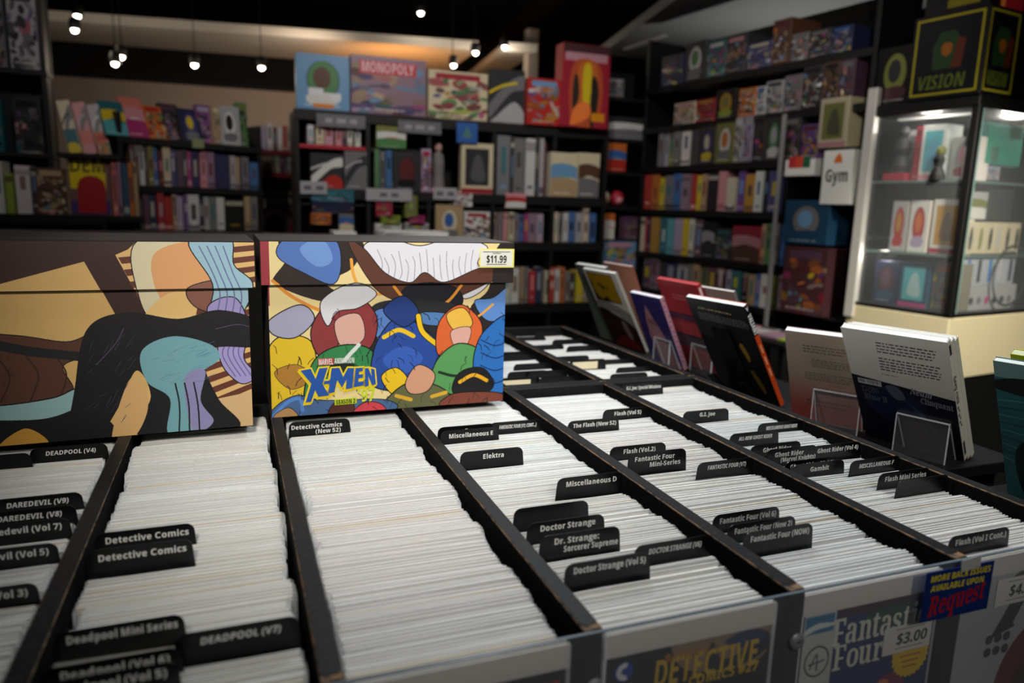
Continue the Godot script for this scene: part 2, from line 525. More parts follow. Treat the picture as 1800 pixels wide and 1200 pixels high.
func bins() -> void:
	# two open units of parallel bays, back to back; dividers 0.2 m apart, worn to the core along their edges
	var y0 := RIM - FLOOR_DROP
	for unit in 2:
		var near: float = [0.0, -0.7495][unit]
		var far: float = [-0.746, -1.376][unit]
		var first: int = [-2, 2][unit]
		var t := thing("comic_bin", ["long black open comic bin with worn edges and a clear front", "second black comic bin standing behind the clear-fronted one"][unit], "display bin", Vector3(0.3, 0, near))
		var mid := (near + far) * 0.5
		var long := near - far
		for k in range(first, 6):
			var x := k * 0.2 - 0.3
			var d := part("divider", box(Vector3(0.0162, 0.2755, long - 0.001), .0008), core_board, t, Vector3(x, RIM - 0.13775, mid - near))
			for sd in [-1.0, 1.0]:
				part("side_laminate", box(Vector3(0.0006, 0.2742, long - 0.0012), .0002), matt_black, d, Vector3(sd * 0.0083, -0.0009, 0))
			var cap := PackedVector2Array()                              # the top laminate ends short, rounded by wear
			var hw := 0.0073
			var stop := long * 0.5 - 0.006 - rng.randf() * 0.004
			for a in 9: cap.append(Vector2(-hw + 0.0045 - 0.0045 * cos(PI / 2 * a / 8.0), -stop + 0.006 - 0.006 * sin(PI / 2 * a / 8.0)))
			for a in 9: cap.append(Vector2(hw - 0.0045 + 0.0045 * sin(PI / 2 * a / 8.0), -stop + 0.006 - 0.006 * cos(PI / 2 * a / 8.0)))
			cap.append(Vector2(hw, long * 0.5 - 0.0006))
			cap.append(Vector2(-hw, long * 0.5 - 0.0006))
			part("top_laminate", prism(cap, 0.0005), laminate, d, Vector3(0.0003, 0.1382, 0), Basis(Vector3.RIGHT, -PI / 2))
			if unit == 0:
				part("front_laminate", box(Vector3(0.0160, 0.27, 0.0006)), laminate, d, Vector3(0, -0.0022, long * 0.5 - 0.0001))
		var x_mid := (first * 0.2 + 1.0) * 0.5 - 0.3
		var wide := 1.0 - first * 0.2 + 0.0165
		part("back_bar", box(Vector3(wide, 0.2755, 0.016), .0012), laminate, t, Vector3(x_mid, RIM - 0.13775, far + 0.008 - near))
		if unit == 1: part("front_bar", box(Vector3(wide, 0.2755, 0.015), .0012), laminate, t, Vector3(x_mid, RIM - 0.13775, -0.0085))
		part("bin_floor", box(Vector3(wide, 0.012, long), .001), laminate, t, Vector3(x_mid, y0 - 0.0065, mid - near))
		part("cabinet", box(Vector3(wide - 0.04, y0 - 0.013, long - 0.03), .003), shelf_black, t, Vector3(x_mid, (y0 - 0.013) * 0.5, mid - near))
		if unit == 0:
			var pane := part("front_pane", box(Vector3(wide, 0.25, 0.003), 0.0), acrylic, t, Vector3(x_mid, RIM - 0.1265, 0.0026))
			part("pane_edge", box(Vector3(wide, 0.0014, 0.003), .0003), acrylic_edge, pane, Vector3(0, 0.1257, 0))
			for k in range(-1, 6):
				var sc := part("screw", lathe(PackedVector2Array([Vector2(0.0075, 0), Vector2(0.0078, 0.0008), Vector2(0.0068, 0.0022), Vector2(0.004, 0.0034), Vector2(0.002, 0.0036), Vector2(0.0018, 0.0026), Vector2(0, 0.0026)]), 20), chrome, t, Vector3(k * 0.2 - 0.3, RIM - 0.047, 0.0042), Basis(Vector3.RIGHT, PI / 2))
				part("socket", lathe(PackedVector2Array([Vector2(0.0017, 0), Vector2(0.0015, 0.0004), Vector2(0, 0.0004)]), 6), shelf_black, sc, Vector3(0, 0.0024, 0))
	comics()

func comics() -> void:
	var r := RandomNumberGenerator.new()
	r.seed = 11
	var mass := [begin(), begin(), begin()]
	var bay_names := {1: "second bay under the striped box", 2: "third bay under the pebble-print box", 3: "fourth bay behind the yellow-lettered cover", 4: "fifth bay behind the blue serif-titled cover"}
	var bay_side := {1: 0.36, 2: 0.34, 3: 0.33, 4: 0.30}
	var singles := 0
	var counts := {}
	var y0 := RIM - FLOOR_DROP
	var wob := FastNoiseLite.new()
	wob.frequency = 9.0
	wob.seed = 3
	for unit in 2:
		for col in (range(0, 6) if unit == 0 else range(3, 6)):
			var left: float = (col - 1) * 0.2 + 0.0088
			var z: float = -0.0135 if unit == 0 else -0.772
			var stop: float = (-0.722 if col != 2 else -0.70) if unit == 0 else -1.345
			var shift := 0.0
			var rise := 0.0
			var run := 0
			var tab_at: Array = tab_spots(unit, col)
			while z > stop:
				if run <= 0:
					run = r.randi_range(3, 11)
					shift = r.randf_range(0.0, 0.006) if r.randf() < 0.8 else r.randf_range(.006, .009)
					rise = r.randf_range(-.002, .002)
				run -= 1
				var thick := r.randf_range(0.0027, 0.0038)
				var zc := z - thick * 0.5
				var blocked := false
				for q in tab_at:
					if zc - thick * 0.5 - 0.0003 < q + 0.0006 and zc + thick * 0.5 + 0.0003 > q - 0.0006:
						z = q - 0.0010
						blocked = true
				if blocked: continue
				var tall := FLOOR_DROP - (0.0158 if unit == 0 else 0.019) + rise + wob.get_noise_2d(z * 2.0, col * 5.0) * 0.003 + r.randf_range(-.0012, .0012)
				var x: float = left + 0.0862 + clampf(shift + r.randf_range(-.0012, .0014), 0.0, 0.0098)
				var tone := comic_tones(col, z, r)
				if unit == 0 and bay_side.has(col) and z > -bay_side[col] and singles < 300:
					singles += 1
					counts[col] = counts.get(col, 0) + 1
					var s := [begin(), begin(), begin()]
					comic_into(s, Vector3.ZERO, tall, thick, tone[0], tone[1], r)
					var o := thing("comic_book", "bagged comic, %s from the clear pane, %s" % [nth_word(counts[col]), bay_names[col]], "comic book", Vector3(x, y0, zc), Basis(), "comics filed in the %s" % bay_names[col])
					part("pages", s[0].commit(), paper_tinted, o)
					part("backing_board", s[1].commit(), board_white, o)
					part("bag", s[2].commit(), bag_film, o)
				else:
					comic_into(mass, Vector3(x, y0, zc), tall, thick, tone[0], tone[1], r)
				z -= thick + r.randf_range(0.0006, 0.0013) + (0.002 if r.randf() < 0.03 else 0.0)
	var all := ArrayMesh.new()
	for k in 3: mass[k].commit(all)
	for k in 3: all.surface_set_material(k, [paper_tinted, board_white, bag_film][k])
	var rest := part("packed_comics", all, null, self)
	tag(rest, "close-packed bagged comics filling the deeper part of every bin bay", "comic books", "", "stuff")
	cover_comics()

func nth_word(n: int) -> String:
	if n <= 20: return ORD[n - 1]
	var tens: String = ["", "", "twenty", "thirty", "forty", "fifty", "sixty", "seventy", "eighty", "ninety", "hundred"][mini(n / 10, 10)]
	if n % 10 == 0: return tens.trim_suffix("y") + ("ieth" if n < 100 else "th")
	return "%s-%s" % [tens, ORD[n % 10 - 1]]

func cover_comics() -> void:
	# the comic at the very front of each bay, its cover against the clear pane
	var r := RandomNumberGenerator.new()
	r.seed = 5
	var y0 := RIM - FLOOR_DROP
	for col in [2, 3, 4, 5]:
		var x: float = (col - 1) * 0.2 + 0.0088 + 0.0895
		var labels := {2: "front comic with a dark cover and red logo against clear pane", 3: "front comic with tall yellow lettering and a round blue emblem", 4: "front comic with white serif title and a yellow starburst", 5: "front comic with a pale cover and jagged grey letters"}
		var o := thing("comic_book", labels[col], "comic book", Vector3(x, y0, -0.0075))
		var s := [begin(), begin(), begin()]
		comic_into(s, Vector3.ZERO, 0.264, 0.003, Color(.9, .88, .85), Color(.25, .26, .3), r)
		part("pages", s[0].commit(), paper_tinted, o)
		part("backing_board", s[1].commit(), board_white, o)
		part("bag", s[2].commit(), bag_film, o)
		var lid := 0.264 - 0.0205
		part("bag_flap", box(Vector3(0.169, 0.021, 0.0004)), paint(Color(.82, .8, .77), 0.35), o, Vector3(0, 0.264 - 0.0112, 0.0019))
		var a: Art
		if col == 2:
			a = Art.new(168, 250, Color(.09, .1, .14))
			a.shape("70 5.5, 98 3.5, 92 10, 74 12", Color(.62, .12, .13), 0, false)
			a.rect(0.02, 0.085, 0.5, 0.10, Color(.4, .4, .42))
			a.shape("5 30, 60 22, 95 40, 80 90, 20 95", Color(.16, .18, .27))
		elif col == 3:
			a = Art.new(256, 380, Color(.13, .13, .15))
			a.shape("38 -2, 70 -4, 98 -2, 96 12, 70 14, 45 10", Color(.55, .47, .38))
			a.shape("62 2, 70 10, 88 6, 97 2, 99 9, 80 14, 60 12", Color(.17, .18, .23))
			a.shape("70 3, 84 0, 96 2, 94 6, 82 7", Color(.2, .24, .4))
			a.shape("10 40, 50 30, 92 45, 80 96, 20 96", Color(.25, .22, .25))
			a.rect(0.28, 0.30, 0.98, 0.42, Color(.78, .76, .72))
			a.dashes(0.3, 0.315, 0.96, 0.41, 3, Color(.25, .25, .27), r)
		elif col == 4:
			a = Art.new(256, 380, Color(.14, .19, .4))
			a.rect(0.24, 0, 1, 0.04, Color(.25, .13, .22))
			a.shape("45 5, 75 3, 101 6, 101 18, 60 14", Color(.13, .28, .24))
			a.rect(0, 0, 0.23, 0.42, Color(.75, .76, .74))
			a.rect(0.01, 0.01, 0.22, 0.085, Color(.2, .46, .62))
			a.shape("1 6, 10 4, 22 5, 22 6, 10 6.5, 1 8", Color(.85, .86, .85))
			a.ell(11.5, 20, 9, 6.5, Color(.2, .2, .25))
			a.ell(11.5, 20, 8, 5.8, Color(.76, .77, .75))
			a.stroke("7 23, 11 17, 12 24", 1.0, Color(.3, .3, .34))
			a.stroke("6 21, 17 20", 1.0, Color(.3, .3, .34))
			a.rect(0.02, 0.30, 0.10, 0.40, Color(.55, .55, .56))
			a.rect(0.12, 0.30, 0.21, 0.40, Color(.6, .6, .6))
			a.shape("48 50, 60 36, 76 34, 86 44, 96 60, 90 99, 50 99", Color(.5, .17, .33))
			a.shape("54 46, 62 36, 70 38, 66 50", Color(.8, .5, .24))
			a.shape("62 60, 76 50, 90 58, 96 99, 66 99", Color(.16, .38, .27))
			a.shape("44 70, 56 54, 66 60, 60 90, 46 99", Color(.16, .32, .6))
			a.ell(27, 46, 20, 7, Color(.76, .76, .74), 0.5)
			a.dashes(0.13, 0.43, 0.42, 0.49, 4, Color(.25, .25, .28), r)
		else:
			a = Art.new(256, 380, Color(.68, .68, .7))
			a.shape("30 30, 58 0, 70 0, 50 24, 52 26", Color(.2, .2, .23), 0, false)
			a.shape("62 22, 100 -4, 100 12, 74 26", Color(.3, .3, .33), 0, false)
			for k in 6: a.ell(30 + (k % 3) * 8, 30 + (k / 3) * 6, 3.4, 2.2, Color(.27, .23, .26))
			a.ell(84, 60, 44, 36, Color(.42, .09, .11))
			a.ell(76, 54, 18, 9, Color(.28, .07, .09))
			a.shape("44 2, 56 -2, 60 5, 50 6", Color(.3, .27, .27), 0, false)
		part("cover", box(Vector3(0.1625, lid - 0.002, 0.0003)), printed(a, 0.3), o, Vector3(0, (lid - 0.002) * 0.5 + 0.001, 0.00195))
		if col == 3:
			var yellow := paint(Color(.8, .66, .16), 0.4)
			lettering(o, "DETECTIVE", Vector3(0.016, 0.264 - 0.045, 0.0023), 0.034, 0.104, yellow, 0.05, false, Basis(), 0.0003)
			lettering(o, "COMICS #27", Vector3(0.034, 0.264 - 0.0585, 0.0027), 0.0125, 0.08, yellow, 0.05, false, Basis(), 0.0003)
			lettering(o, "BATMAN", Vector3(-0.006, 0.264 - 0.0325, 0.0023), 0.0105, 0.05, paint(Color(.7, .45, .12), 0.4), 0.1, false, Basis(), 0.0003)
			var em := part("publisher_emblem", lathe(PackedVector2Array([Vector2(0.0088, 0), Vector2(0.0088, 0.0002), Vector2(0, 0.0002)]), 24), paint(Color(.14, .27, .62), 0.4), o, Vector3(-0.066, 0.264 - 0.036, 0.0021), Basis(Vector3.RIGHT, PI / 2))
			part("emblem_letter", prism(arc_band(0.0036, 0.0078, -1.9, 1.9), 0.0003), paint(Color(.85, .86, .88), 0.4), em, Vector3(0.0008, 0.0005, 0), Basis(Vector3.RIGHT, -PI / 2))
			lettering(o, "COMICS", Vector3(-0.066, 0.264 - 0.049, 0.0023), 0.004, 0.016, paint(Color(.6, .62, .66), 0.4), 0, false, Basis(), 0.0002)
		if col == 4:
			var bone := paint(Color(.84, .84, .78), 0.45)
			lettering(o, "Fantastic", Vector3(0.012, 0.264 - 0.0445, 0.0023), 0.036, 0.118, bone, 0, true, Basis(), 0.0003)
			lettering(o, "Four", Vector3(-0.012, 0.264 - 0.0715, 0.0023), 0.034, 0.062, bone, 0, true, Basis(), 0.0003)
			var burst := PackedVector2Array()
			for k in 48: burst.append(Vector2.from_angle(TAU * k / 48) * (0.0245 if k % 2 else 0.0222))
			var bs := part("starburst", prism(burst, 0.0003), paint(Color(.85, .72, .1), 0.4), o, Vector3(0.056, 0.264 - 0.087, 0.0026))
			for k in 5: part("small_print", box(Vector3(0.026 - absf(k - 2.0) * 0.004, 0.0014, 0.0002)), paint(Color(.7, .3, .1), 0.5), bs, Vector3(0, 0.012 - k * 0.006, 0.0001))
			price(o, "$3.00", Vector3(0.048, 0.264 - 0.0665, 0.0032), Vector2(0.062, 0.029))
		if col == 5: price(o, "$4.25", Vector3(0.0, 0.264 - 0.0415, 0.0029), Vector2(0.068, 0.03))
	# the printed sign taped over the pane
	var sgn := thing("sign_card", "blue shelf sign with yellow capitals and red script on the pane", "sign", Vector3(0.787, RIM - 0.0285, 0.0096), Basis(Vector3(0, 0, 1), -0.01))
	part("card", box(Vector3(0.09, 0.051, 0.0008), .0002), paint(Color(.07, .17, .42), 0.4), sgn)
	part("tape", box(Vector3(0.026, 0.012, 0.0003)), paint(Color(.72, .72, .72), 0.3), sgn, Vector3(0.012, 0.027, 0.0006), Basis(Vector3(0, 0, 1), 0.1))
	var yl := paint(Color(.88, .8, .12), 0.5)
	lettering(sgn, "MORE BACK ISSUES", Vector3(0.001, 0.0182, 0.0006), 0.0088, 0.08, yl, 0.1, false, Basis(), 0.0003)
	lettering(sgn, "AVAILABLE UPON", Vector3(-0.002, 0.0082, 0.0006), 0.0088, 0.07, yl, 0.1, false, Basis(), 0.0003)
	lettering(sgn, "Request", Vector3(0.0, -0.010, 0.0006), 0.027, 0.074, paint(Color(.68, .08, .09), 0.5), 0.22, true, Basis(Vector3(0, 0, 1), 0.12), 0.0003)

func arc_band(r0: float, r1: float, a0: float, a1: float) -> PackedVector2Array:
	var p := PackedVector2Array()
	for k in 17: p.append(Vector2.from_angle(PI + lerpf(a0, a1, k / 16.0)) * r1)
	for k in 17: p.append(Vector2.from_angle(PI + lerpf(a1, a0, k / 16.0)) * r0)
	return p

func price(o: Node3D, text: String, at: Vector3, size: Vector2) -> void:
	var st := part("price_sticker", box(Vector3(size.x, size.y, 0.0002)), paint(Color(.84, .83, .8), 0.5), o, at)
	lettering(st, text, Vector3(0.006, 0, 0.0002), size.y * 0.56, size.x * 0.8, paint(Color(.06, .06, .07), 0.6), 0.1, false, Basis(), 0.0002)
	for k in 2: part("small_print", box(Vector3(size.x * 0.6, 0.0008, 0.0002)), paint(Color(.35, .35, .35), 0.6), st, Vector3(0.003, (0.36 if k == 0 else -0.34) * size.y, 0.0001))

# ---------------------------------------------------------------- divider tabs
# bay | distance from the unit's front edge, mm | side of the tab | rise of its top above the rim, mm | wording («~» starts a second line, «^» marks the narrow slanted print)
const TABS := """3|85.9|a|10.1|Doctor Strange (Vol 5)
3|105.1|b|6.8|^DOCTOR STRANGE (V6)
3|143.8|a|10.4|Dr. Strange:~Sorcerer Supreme
3|177.0|a|9.4|Doctor Strange
3|214.6|a|9.6|
3|286.8|b|7.7|Miscellaneous D
3|410.3|a|7.0|Elektra
3|507.6|a|6.0|Miscellaneous E
3|523.0|a|6.9|Fe
3|533.5|b|4.0|^FANTASTIC FOUR (V1; CONT...)
4|93.6|a|8.9|Fantastic Four (NOW)
4|118.7|a|6.2|Fantastic Four (Now 2)
4|143.8|a|6.7|Fantastic Four (Vol 6)
4|291.0|b|5.3|^FANTASTIC FOUR (V7)
4|325.3|a|14.1|Fantastic Four~Mini-Series
4|374.1|a|6.9|Flash (Vol.2)
4|508.5|a|4.5|The Flash (New 52)
4|551.7|b|4.5|Flash (Vol 5)
4|819.8|b|-4.1|
4|825.6|a|-2.1|@
4|876.2|b|-4.2|
4|882.6|m|-4.3|
4|956.6|b|-6.0|
4|1042.1|b|-6.0|
4|1084.9|b|-6.0|
5|26.1|a|7.4|Flash (Vol I Cont.)
5|163.5|b|6.3|
5|190.6|b|5.9|Flash Mini Series
5|236.8|b|6.6|^MISCELLANEOUS F
5|251.9|a|4.0|Gambit
5|264.9|a|4.0|Ghost Rider (Vol 2)
5|302.4|a|8.0|Ghost Rider~(Marvel Knights)
5|304.6|b|5.1|Ghost Rider (Vol 4)
5|333.5|a|4.0|Ghost Rider
5|380.2|a|6.6|^ALL-NEW GHOST RIDER
5|419.9|b|4.0|^MISCELLANEOUS GHOST RIDER
5|499.9|a|7.3|G.I. Joe
5|699.1|a|4.0|G.I. Joe: Special Missions
5|822.3|m|-6.0|
5|872.8|b|-5.8|
5|930.3|a|2.5|@
5|955.5|b|-6.0|
5|1010.2|a|-6.0|
5|1120.5|b|-6.0|
5|1148.8|a|-6.0|
5|1206.9|b|-5.8|
5|1261.2|a|-6.0|
5|1324.7|b|-6.0|
2|609.6|a|5.4|Detective Comics~(New 52)
1|42.4|a|9.9|Deadpool (Vol 5)
1|64.9|a|6.3|Deadpool (Vol 6)
1|73.2|b|10.8|^DEADPOOL (V7)
1|104.6|a|9.7|Deadpool Mini Series
1|239.4|a|9.7|Detective Comics
1|280.0|a|7.9|Detective Comics
0|203.4|b|4.0|Daredevil (Vol 3)
0|280.4|b|4.0|Daredevil (Vol 5)
0|338.1|b|4.0|Daredevil (Vol 7)
0|370.1|b|4.7|^DAREDEVIL (V8)
0|405.2|b|5.3|^DAREDEVIL (V9)
0|566.1|a|4.0|
0|582.0|b|4.0|^DEADPOOL (V4)"""

func tab_rows() -> Array:
	var out := []
	for line in TABS.split("\n", false):
		var f := line.split("|")
		out.append([int(f[0]), -float(f[1]) * 0.001, f[2].strip_edges(), float(f[3]) * 0.001, f[4] if f.size() > 4 else ""])
	return out

func tab_spots(unit: int, col: int) -> Array:
	return tab_rows().filter(func(t): return t[0] == col and (t[1] < -0.75) == (unit == 1)).map(func(t): return t[1])

func tabs() -> void:
	var bays := ["first bay, half hidden under the striped box", "second bay under the striped box", "third bay under the pebble-print box", "fourth bay behind the yellow-lettered cover", "fifth bay behind the blue serif-titled cover", "sixth bay along the standing books"]
	var rows := tab_rows()
	var count := {}
	var order := rows.duplicate()
	order.sort_custom(func(p, q): return p[1] > q[1])
	for t in order:
		var col: int = t[0]
		var unit := 1 if t[1] < -0.75 else 0
		var key := "%d %d" % [unit, col]
		var nth: int = count.get(key, 0)
		count[key] = nth + 1
		var words: String = t[4]
		var label := "black %s tab, %s from the clear pane, %s" % ["blank" if not words else "lettered", ORD[nth], bays[col]]
		if unit == 1: label = "black blank tab, %s from the near edge, second bin, %s" % [ORD[nth], ["", "", "", "", "bay beside pebble-print box", "bay along standing books"][col]]
		var y0 := RIM - FLOOR_DROP
		var body: float = FLOOR_DROP - 0.024 - (0.004 if unit == 1 else 0.0)
		var top: float = FLOOR_DROP + t[3]
		var x0: float = -0.086 if t[2] == "a" else (-0.0035 if t[2] == "b" else -0.045)
		var x1: float = x0 + 0.0875
		var p := PackedVector2Array([Vector2(-0.0875, 0), Vector2(0.0875, 0), Vector2(0.0875, body)])
		var rad := 0.0085
		p.append(Vector2(minf(x1 + 0.002, 0.0873), body))
		for k in 6: p.append(Vector2(x1 - rad, top - rad) + Vector2(cos(PI / 2 * k / 5.0), sin(PI / 2 * k / 5.0)) * rad)
		for k in 6: p.append(Vector2(x0 + rad, top - rad) + Vector2(-sin(PI / 2 * k / 5.0), cos(PI / 2 * k / 5.0)) * rad)
		p.append(Vector2(maxf(x0 - 0.002, -0.0873), body))
		p.append(Vector2(-0.0875, body))
		var o := part("index_tab", prism(p, 0.0008), plastic, self, Vector3((col - 1) * 0.2 + 0.1003, y0, t[1] + 0.0004))
		tag(o, label, "divider tab", "" if words else ("blank tabs in the " + bays[col] if unit == 0 else ""))
		if words == "@": 
			part("paper_slip", box(Vector3(0.06, 0.016, 0.0003)), hue("cream"), o, Vector3((x0 + x1) * 0.5 - 0.006, top - 0.013, 0.0003))
			continue
		if words:
			var narrow := words.begins_with("^")
			var lines := words.trim_prefix("^").split("~")
			var xm := (x0 + x1) * 0.5
			lettering(o, lines[0], Vector3(xm - (0.004 if lines.size() > 1 else -0.002), top - (0.0082 if not narrow else 0.0085), 0.0002), 0.0088 if not narrow else 0.0078, 0.074 if not narrow else 0.06, ink_white, 0.12 if narrow else 0.0, false, Basis(), 0.0003)
			if lines.size() > 1:
				lettering(o, lines[1], Vector3(xm + 0.012, top - 0.0172, 0.0002), 0.0088, 0.06, ink_white, 0, false, Basis(), 0.0003)

# ---------------------------------------------------------------- printed storage boxes
func storage_boxes() -> void:
	var r := RandomNumberGenerator.new()
	r.seed = 21
	# picture one: cream ground, brown bars, plain flowing colour shapes
	var a := Art.new(1000, 690, Color(.90, .74, .48))
	a.shape("-2 -2, 64 -2, 60 4, 46 14, 30 22, -2 30", Color(.23, .13, .11), 0, false)
	a.shape("-2 32, 47 10, 63 46, 63 101, -2 101", Color(.87, .71, .44), 0, false)
	a.shape("47 10, 56 6, 70 55, 60 55", Color(.22, .12, .1), 0, false)
	for k in 16: a.shape("%f %f, 102 %f, 102 %f, %f %f" % [57.0 + k * 1.4, 8.0 + k * 6.2, 1.0 + k * 5.6, 4.0 + k * 5.6, 58.0 + k * 1.4, 11.2 + k * 6.2], Color(.4, .2, .14), 0, false)
	a.shape("84 84, 102 80, 102 101, 86 101", Color(.86, .72, .52), 0, false)
	a.shape("-2 52, 8 44, 26 46, 40 50, 48 46, 46 56, 38 62, 40 76, 24 82, -2 80", Color(.36, .22, .16), 0.3)
	for k in 5: a.stroke("%f 56, %f 66, %f 78" % [4.0 + k * 8, 7.0 + k * 8, 3.0 + k * 8.4], 0.5, Color(.24, .14, .11))
	a.stroke("-2 46, 14 48, 30 54, 46 58", 3.2, Color(.12, .12, .13))
	a.shape("-2 76, 16 80, 34 78, 42 74, 44 83, 30 88, -2 86", Color(.6, .76, .76), 0.4)
	a.shape("-2 86, 30 88, 44 84, 50 101, -2 101", Color(.07, .07, .08), 0)
	a.shape("18 101, 26 92, 32 101", Color(.82, .6, .25), 0.3)
	a.shape("63 0, 84 -2, 80 12, 72 22, 76 36, 66 40, 62 24", Color(.88, .84, .7), 0.3)
	a.shape("68 6, 82 0, 88 14, 84 30, 74 38, 68 26", Color(.9, .66, .44), 0)
	a.shape("70 28, 80 26, 78 44, 66 50, 62 42", Color(.93, .78, .5), 0)
	a.shape("78 24, 92 20, 98 32, 90 38, 80 34", Color(.55, .36, .3), 0.3)
	a.shape("79 0, 92 -2, 93 12, 99 22, 96 36, 90 46, 84 40, 86 22", Color(.62, .78, .84), 0.35)
	a.shape("84 34, 93 30, 97 46, 95 62, 99 72, 94 76, 88 66, 86 50", Color(.66, .62, .84), 0.35)
	for k in 4: a.stroke("%f 2, %f 16, %f 28, %f 42" % [82.0 + k * 2.6, 86.0 + k * 2.2, 88.0 + k * 2.4, 86.0 + k * 2.6], 0.4, Color(.42, .44, .66))
	for k in 4: a.stroke("%f 38, %f 50, %f 60, %f 72" % [87.0 + k * 2, 90.0 + k * 1.6, 88.0 + k * 1.8, 92.0 + k * 1.8], 0.4, Color(.44, .4, .62))
	a.shape("46 44, 58 36, 74 40, 88 36, 103 44, 100 56, 86 56, 82 66, 86 84, 92 101, 60 101, 64 80, 60 66, 54 84, 46 101, 38 101, 41 74", Color(.06, .06, .075), 0)
	a.shape("58 70, 63 84, 58 101, 51 101", Color(.88, .7, .46), 0, true)
	a.shape("62 56, 72 49, 84 54, 87 62, 80 70, 78 84, 81 101, 69 101, 70 82, 63 72", Color(.47, .68, .72), 0)
	a.shape("75 72, 82 68, 80 84, 84 96, 77 100", Color(.58, .56, .74), 0)
	for k in 3: a.stroke("%f 74, %f 86, %f 100" % [72.0 + k * 3, 73.0 + k * 3, 72.4 + k * 3.4], 0.5, Color(.08, .09, .12))
	a.stroke("48 62, 54 52, 57 44", 0.25, Color(.35, .3, .45))
	a.stroke("86 46, 94 44, 101 48", 0.25, Color(.35, .3, .45))
	for k in 90:
		var hx := r.randf_range(0, 24)
		var hy := r.randf_range(48, 76)
		a.stroke("%f %f, %f %f" % [hx, hy, hx + r.randf_range(-1.5, 1.5), hy + r.randf_range(1, 3.5)], 0.14, Color(.2, .12, .09))
	for k in 26:
		var hx := r.randf_range(44, 58)
		var hy := r.randf_range(50, 98)
		a.stroke("%f %f, %f %f" % [hx, hy, hx + r.randf_range(1, 3), hy - r.randf_range(2, 6)], 0.12, Color(.3, .27, .4))
	for k in 30:
		var hx := r.randf_range(64, 82)
		var hy := r.randf_range(54, 76)
		a.stroke("%f %f, %f %f" % [hx, hy, hx + r.randf_range(2, 5), hy - r.randf_range(0.5, 3)], 0.12, Color(.36, .54, .62))
	var m1 := printed(a, 0.5)
	storage_box("striped printed comic storage box in cream, brown and black", Vector3(0.166, RIM + 0.0005, -0.625), 0.034, m1, kraft)
	# picture two: crowded flat pebbles and ribbons of colour, no figures
	a = Art.new(1000, 690, Color(.93, .85, .61))
	a.shape("-2 -2, 3 -2, 3 36, -2 36", Color(.62, .22, .26), 0, false)
	a.shape("4 22, 9 10, 8 -2, 36 -2, 34 14, 24 24, 34 34, 22 34, 10 28", Color(.19, .15, .14), 0)
	a.shape("6 8, 10 -2, 26 -2, 29 12, 26 24, 16 18", Color(.33, .47, .74), 0.3)
	a.shape("14 4, 22 -2, 26 10, 20 14", Color(.45, .6, .84), 0)
	a.stroke("4 22, 12 32, 24 40, 36 36", 1.3, Color(.9, .58, .22))
	a.stroke("33 10, 34 20, 38 30, 48 30", 1.2, Color(.93, .66, .28))
	a.shape("38 2, 48 -2, 60 2, 74 -3, 88 2, 84 12, 90 24, 80 34, 70 26, 60 31, 50 24, 44 26, 42 14", Color(.89, .89, .92), 0.35)
	for k in 16: a.stroke("%f %f, %f %f, %f %f" % [43.0 + k * 2.8, 4.0 + (k * 5 % 7), 45.0 + k * 2.6, 13.0 + (k * 3 % 5), 43.0 + k * 2.9, 22.0 + (k % 3) * 2], 0.22, Color(.5, .48, .55))
	a.shape("32 0, 38 4, 46 18, 56 24, 62 18, 70 24, 84 16, 96 12, 92 22, 78 32, 66 38, 54 36, 42 26", Color(.38, .23, .18), 0.3)
	a.shape("54 28, 64 24, 76 28, 78 38, 66 46, 54 40", Color(.12, .12, .15), 0.3)
	a.stroke("50 26, 56 36, 64 40, 72 36, 78 26", 1.2, Color(.9, .6, .22))
	a.shape("92 4, 101 -2, 101 60, 84 58, 82 40, 90 28", Color(.18, .15, .15), 0)
	a.shape("84 36, 92 34, 101 26, 101 44, 90 48", Color(.38, .56, .82), 0.35)
	a.shape("40 40, 56 34, 78 40, 82 66, 60 82, 42 74", Color(.16, .16, .18), 0)
	a.shape("42 42, 48 40, 50 52, 44 58", Color(.35, .5, .76), 0.3)
	a.shape("62 42, 74 44, 72 50, 60 48", Color(.33, .5, .72), 0.3)
	a.stroke("78 40, 84 46, 92 38", 1.0, Color(.93, .66, .28))
	a.shape("3 58, 9 53, 18 58, 19 80, 14 101, 2 101, 2 70", Color(.9, .76, .16), 0.4)
	a.shape("3 44, 14 36, 19 44, 12 54, 4 52", Color(.66, .66, .76), 0.4)
	a.shape("4 74, 12 70, 18 78, 10 84", Color(.7, .5, .2), 0.2)
	a.shape("20 64, 18 50, 24 36, 34 30, 43 44, 40 62, 30 54, 26 66", Color(.56, .22, .23), 0.4)
	a.shape("22 34, 34 24, 43 30, 36 38, 28 40, 24 48", Color(.86, .86, .88), 0.35)
	a.stroke("26 44, 32 50, 34 60", 0.9, Color(.4, .14, .16))
	a.shape("27 46, 36 42, 38 56, 30 62", Color(.86, .68, .62), 0.25)
	a.shape("15 90, 19 68, 30 60, 41 64, 42 80, 34 86, 24 84", Color(.2, .52, .3), 0.45)
	a.stroke("36 60, 29 72, 27 86", 1.6, Color(.86, .88, .87))
	a.shape("22 74, 31 70, 37 77, 30 82", Color(.1, .16, .13), 0)
	a.shape("41 82, 43 60, 52 44, 62 52, 70 64, 68 80, 58 90, 47 88", Color(.16, .3, .62), 0.45)
	a.shape("46 40, 54 32, 60 42, 54 50", Color(.14, .24, .5), 0.4)
	a.stroke("60 44, 62 54, 70 64, 74 68", 2.6, Color(.05, .05, .06))
	a.stroke("60 44, 62 54, 70 64, 74 68", 2.0, Color(.93, .77, .14))
	a.stroke("46 56, 52 52, 58 56", 1.8, Color(.93, .77, .14))
	a.shape("46 68, 54 62, 62 69, 56 78, 48 75", Color(.22, .38, .74), 0)
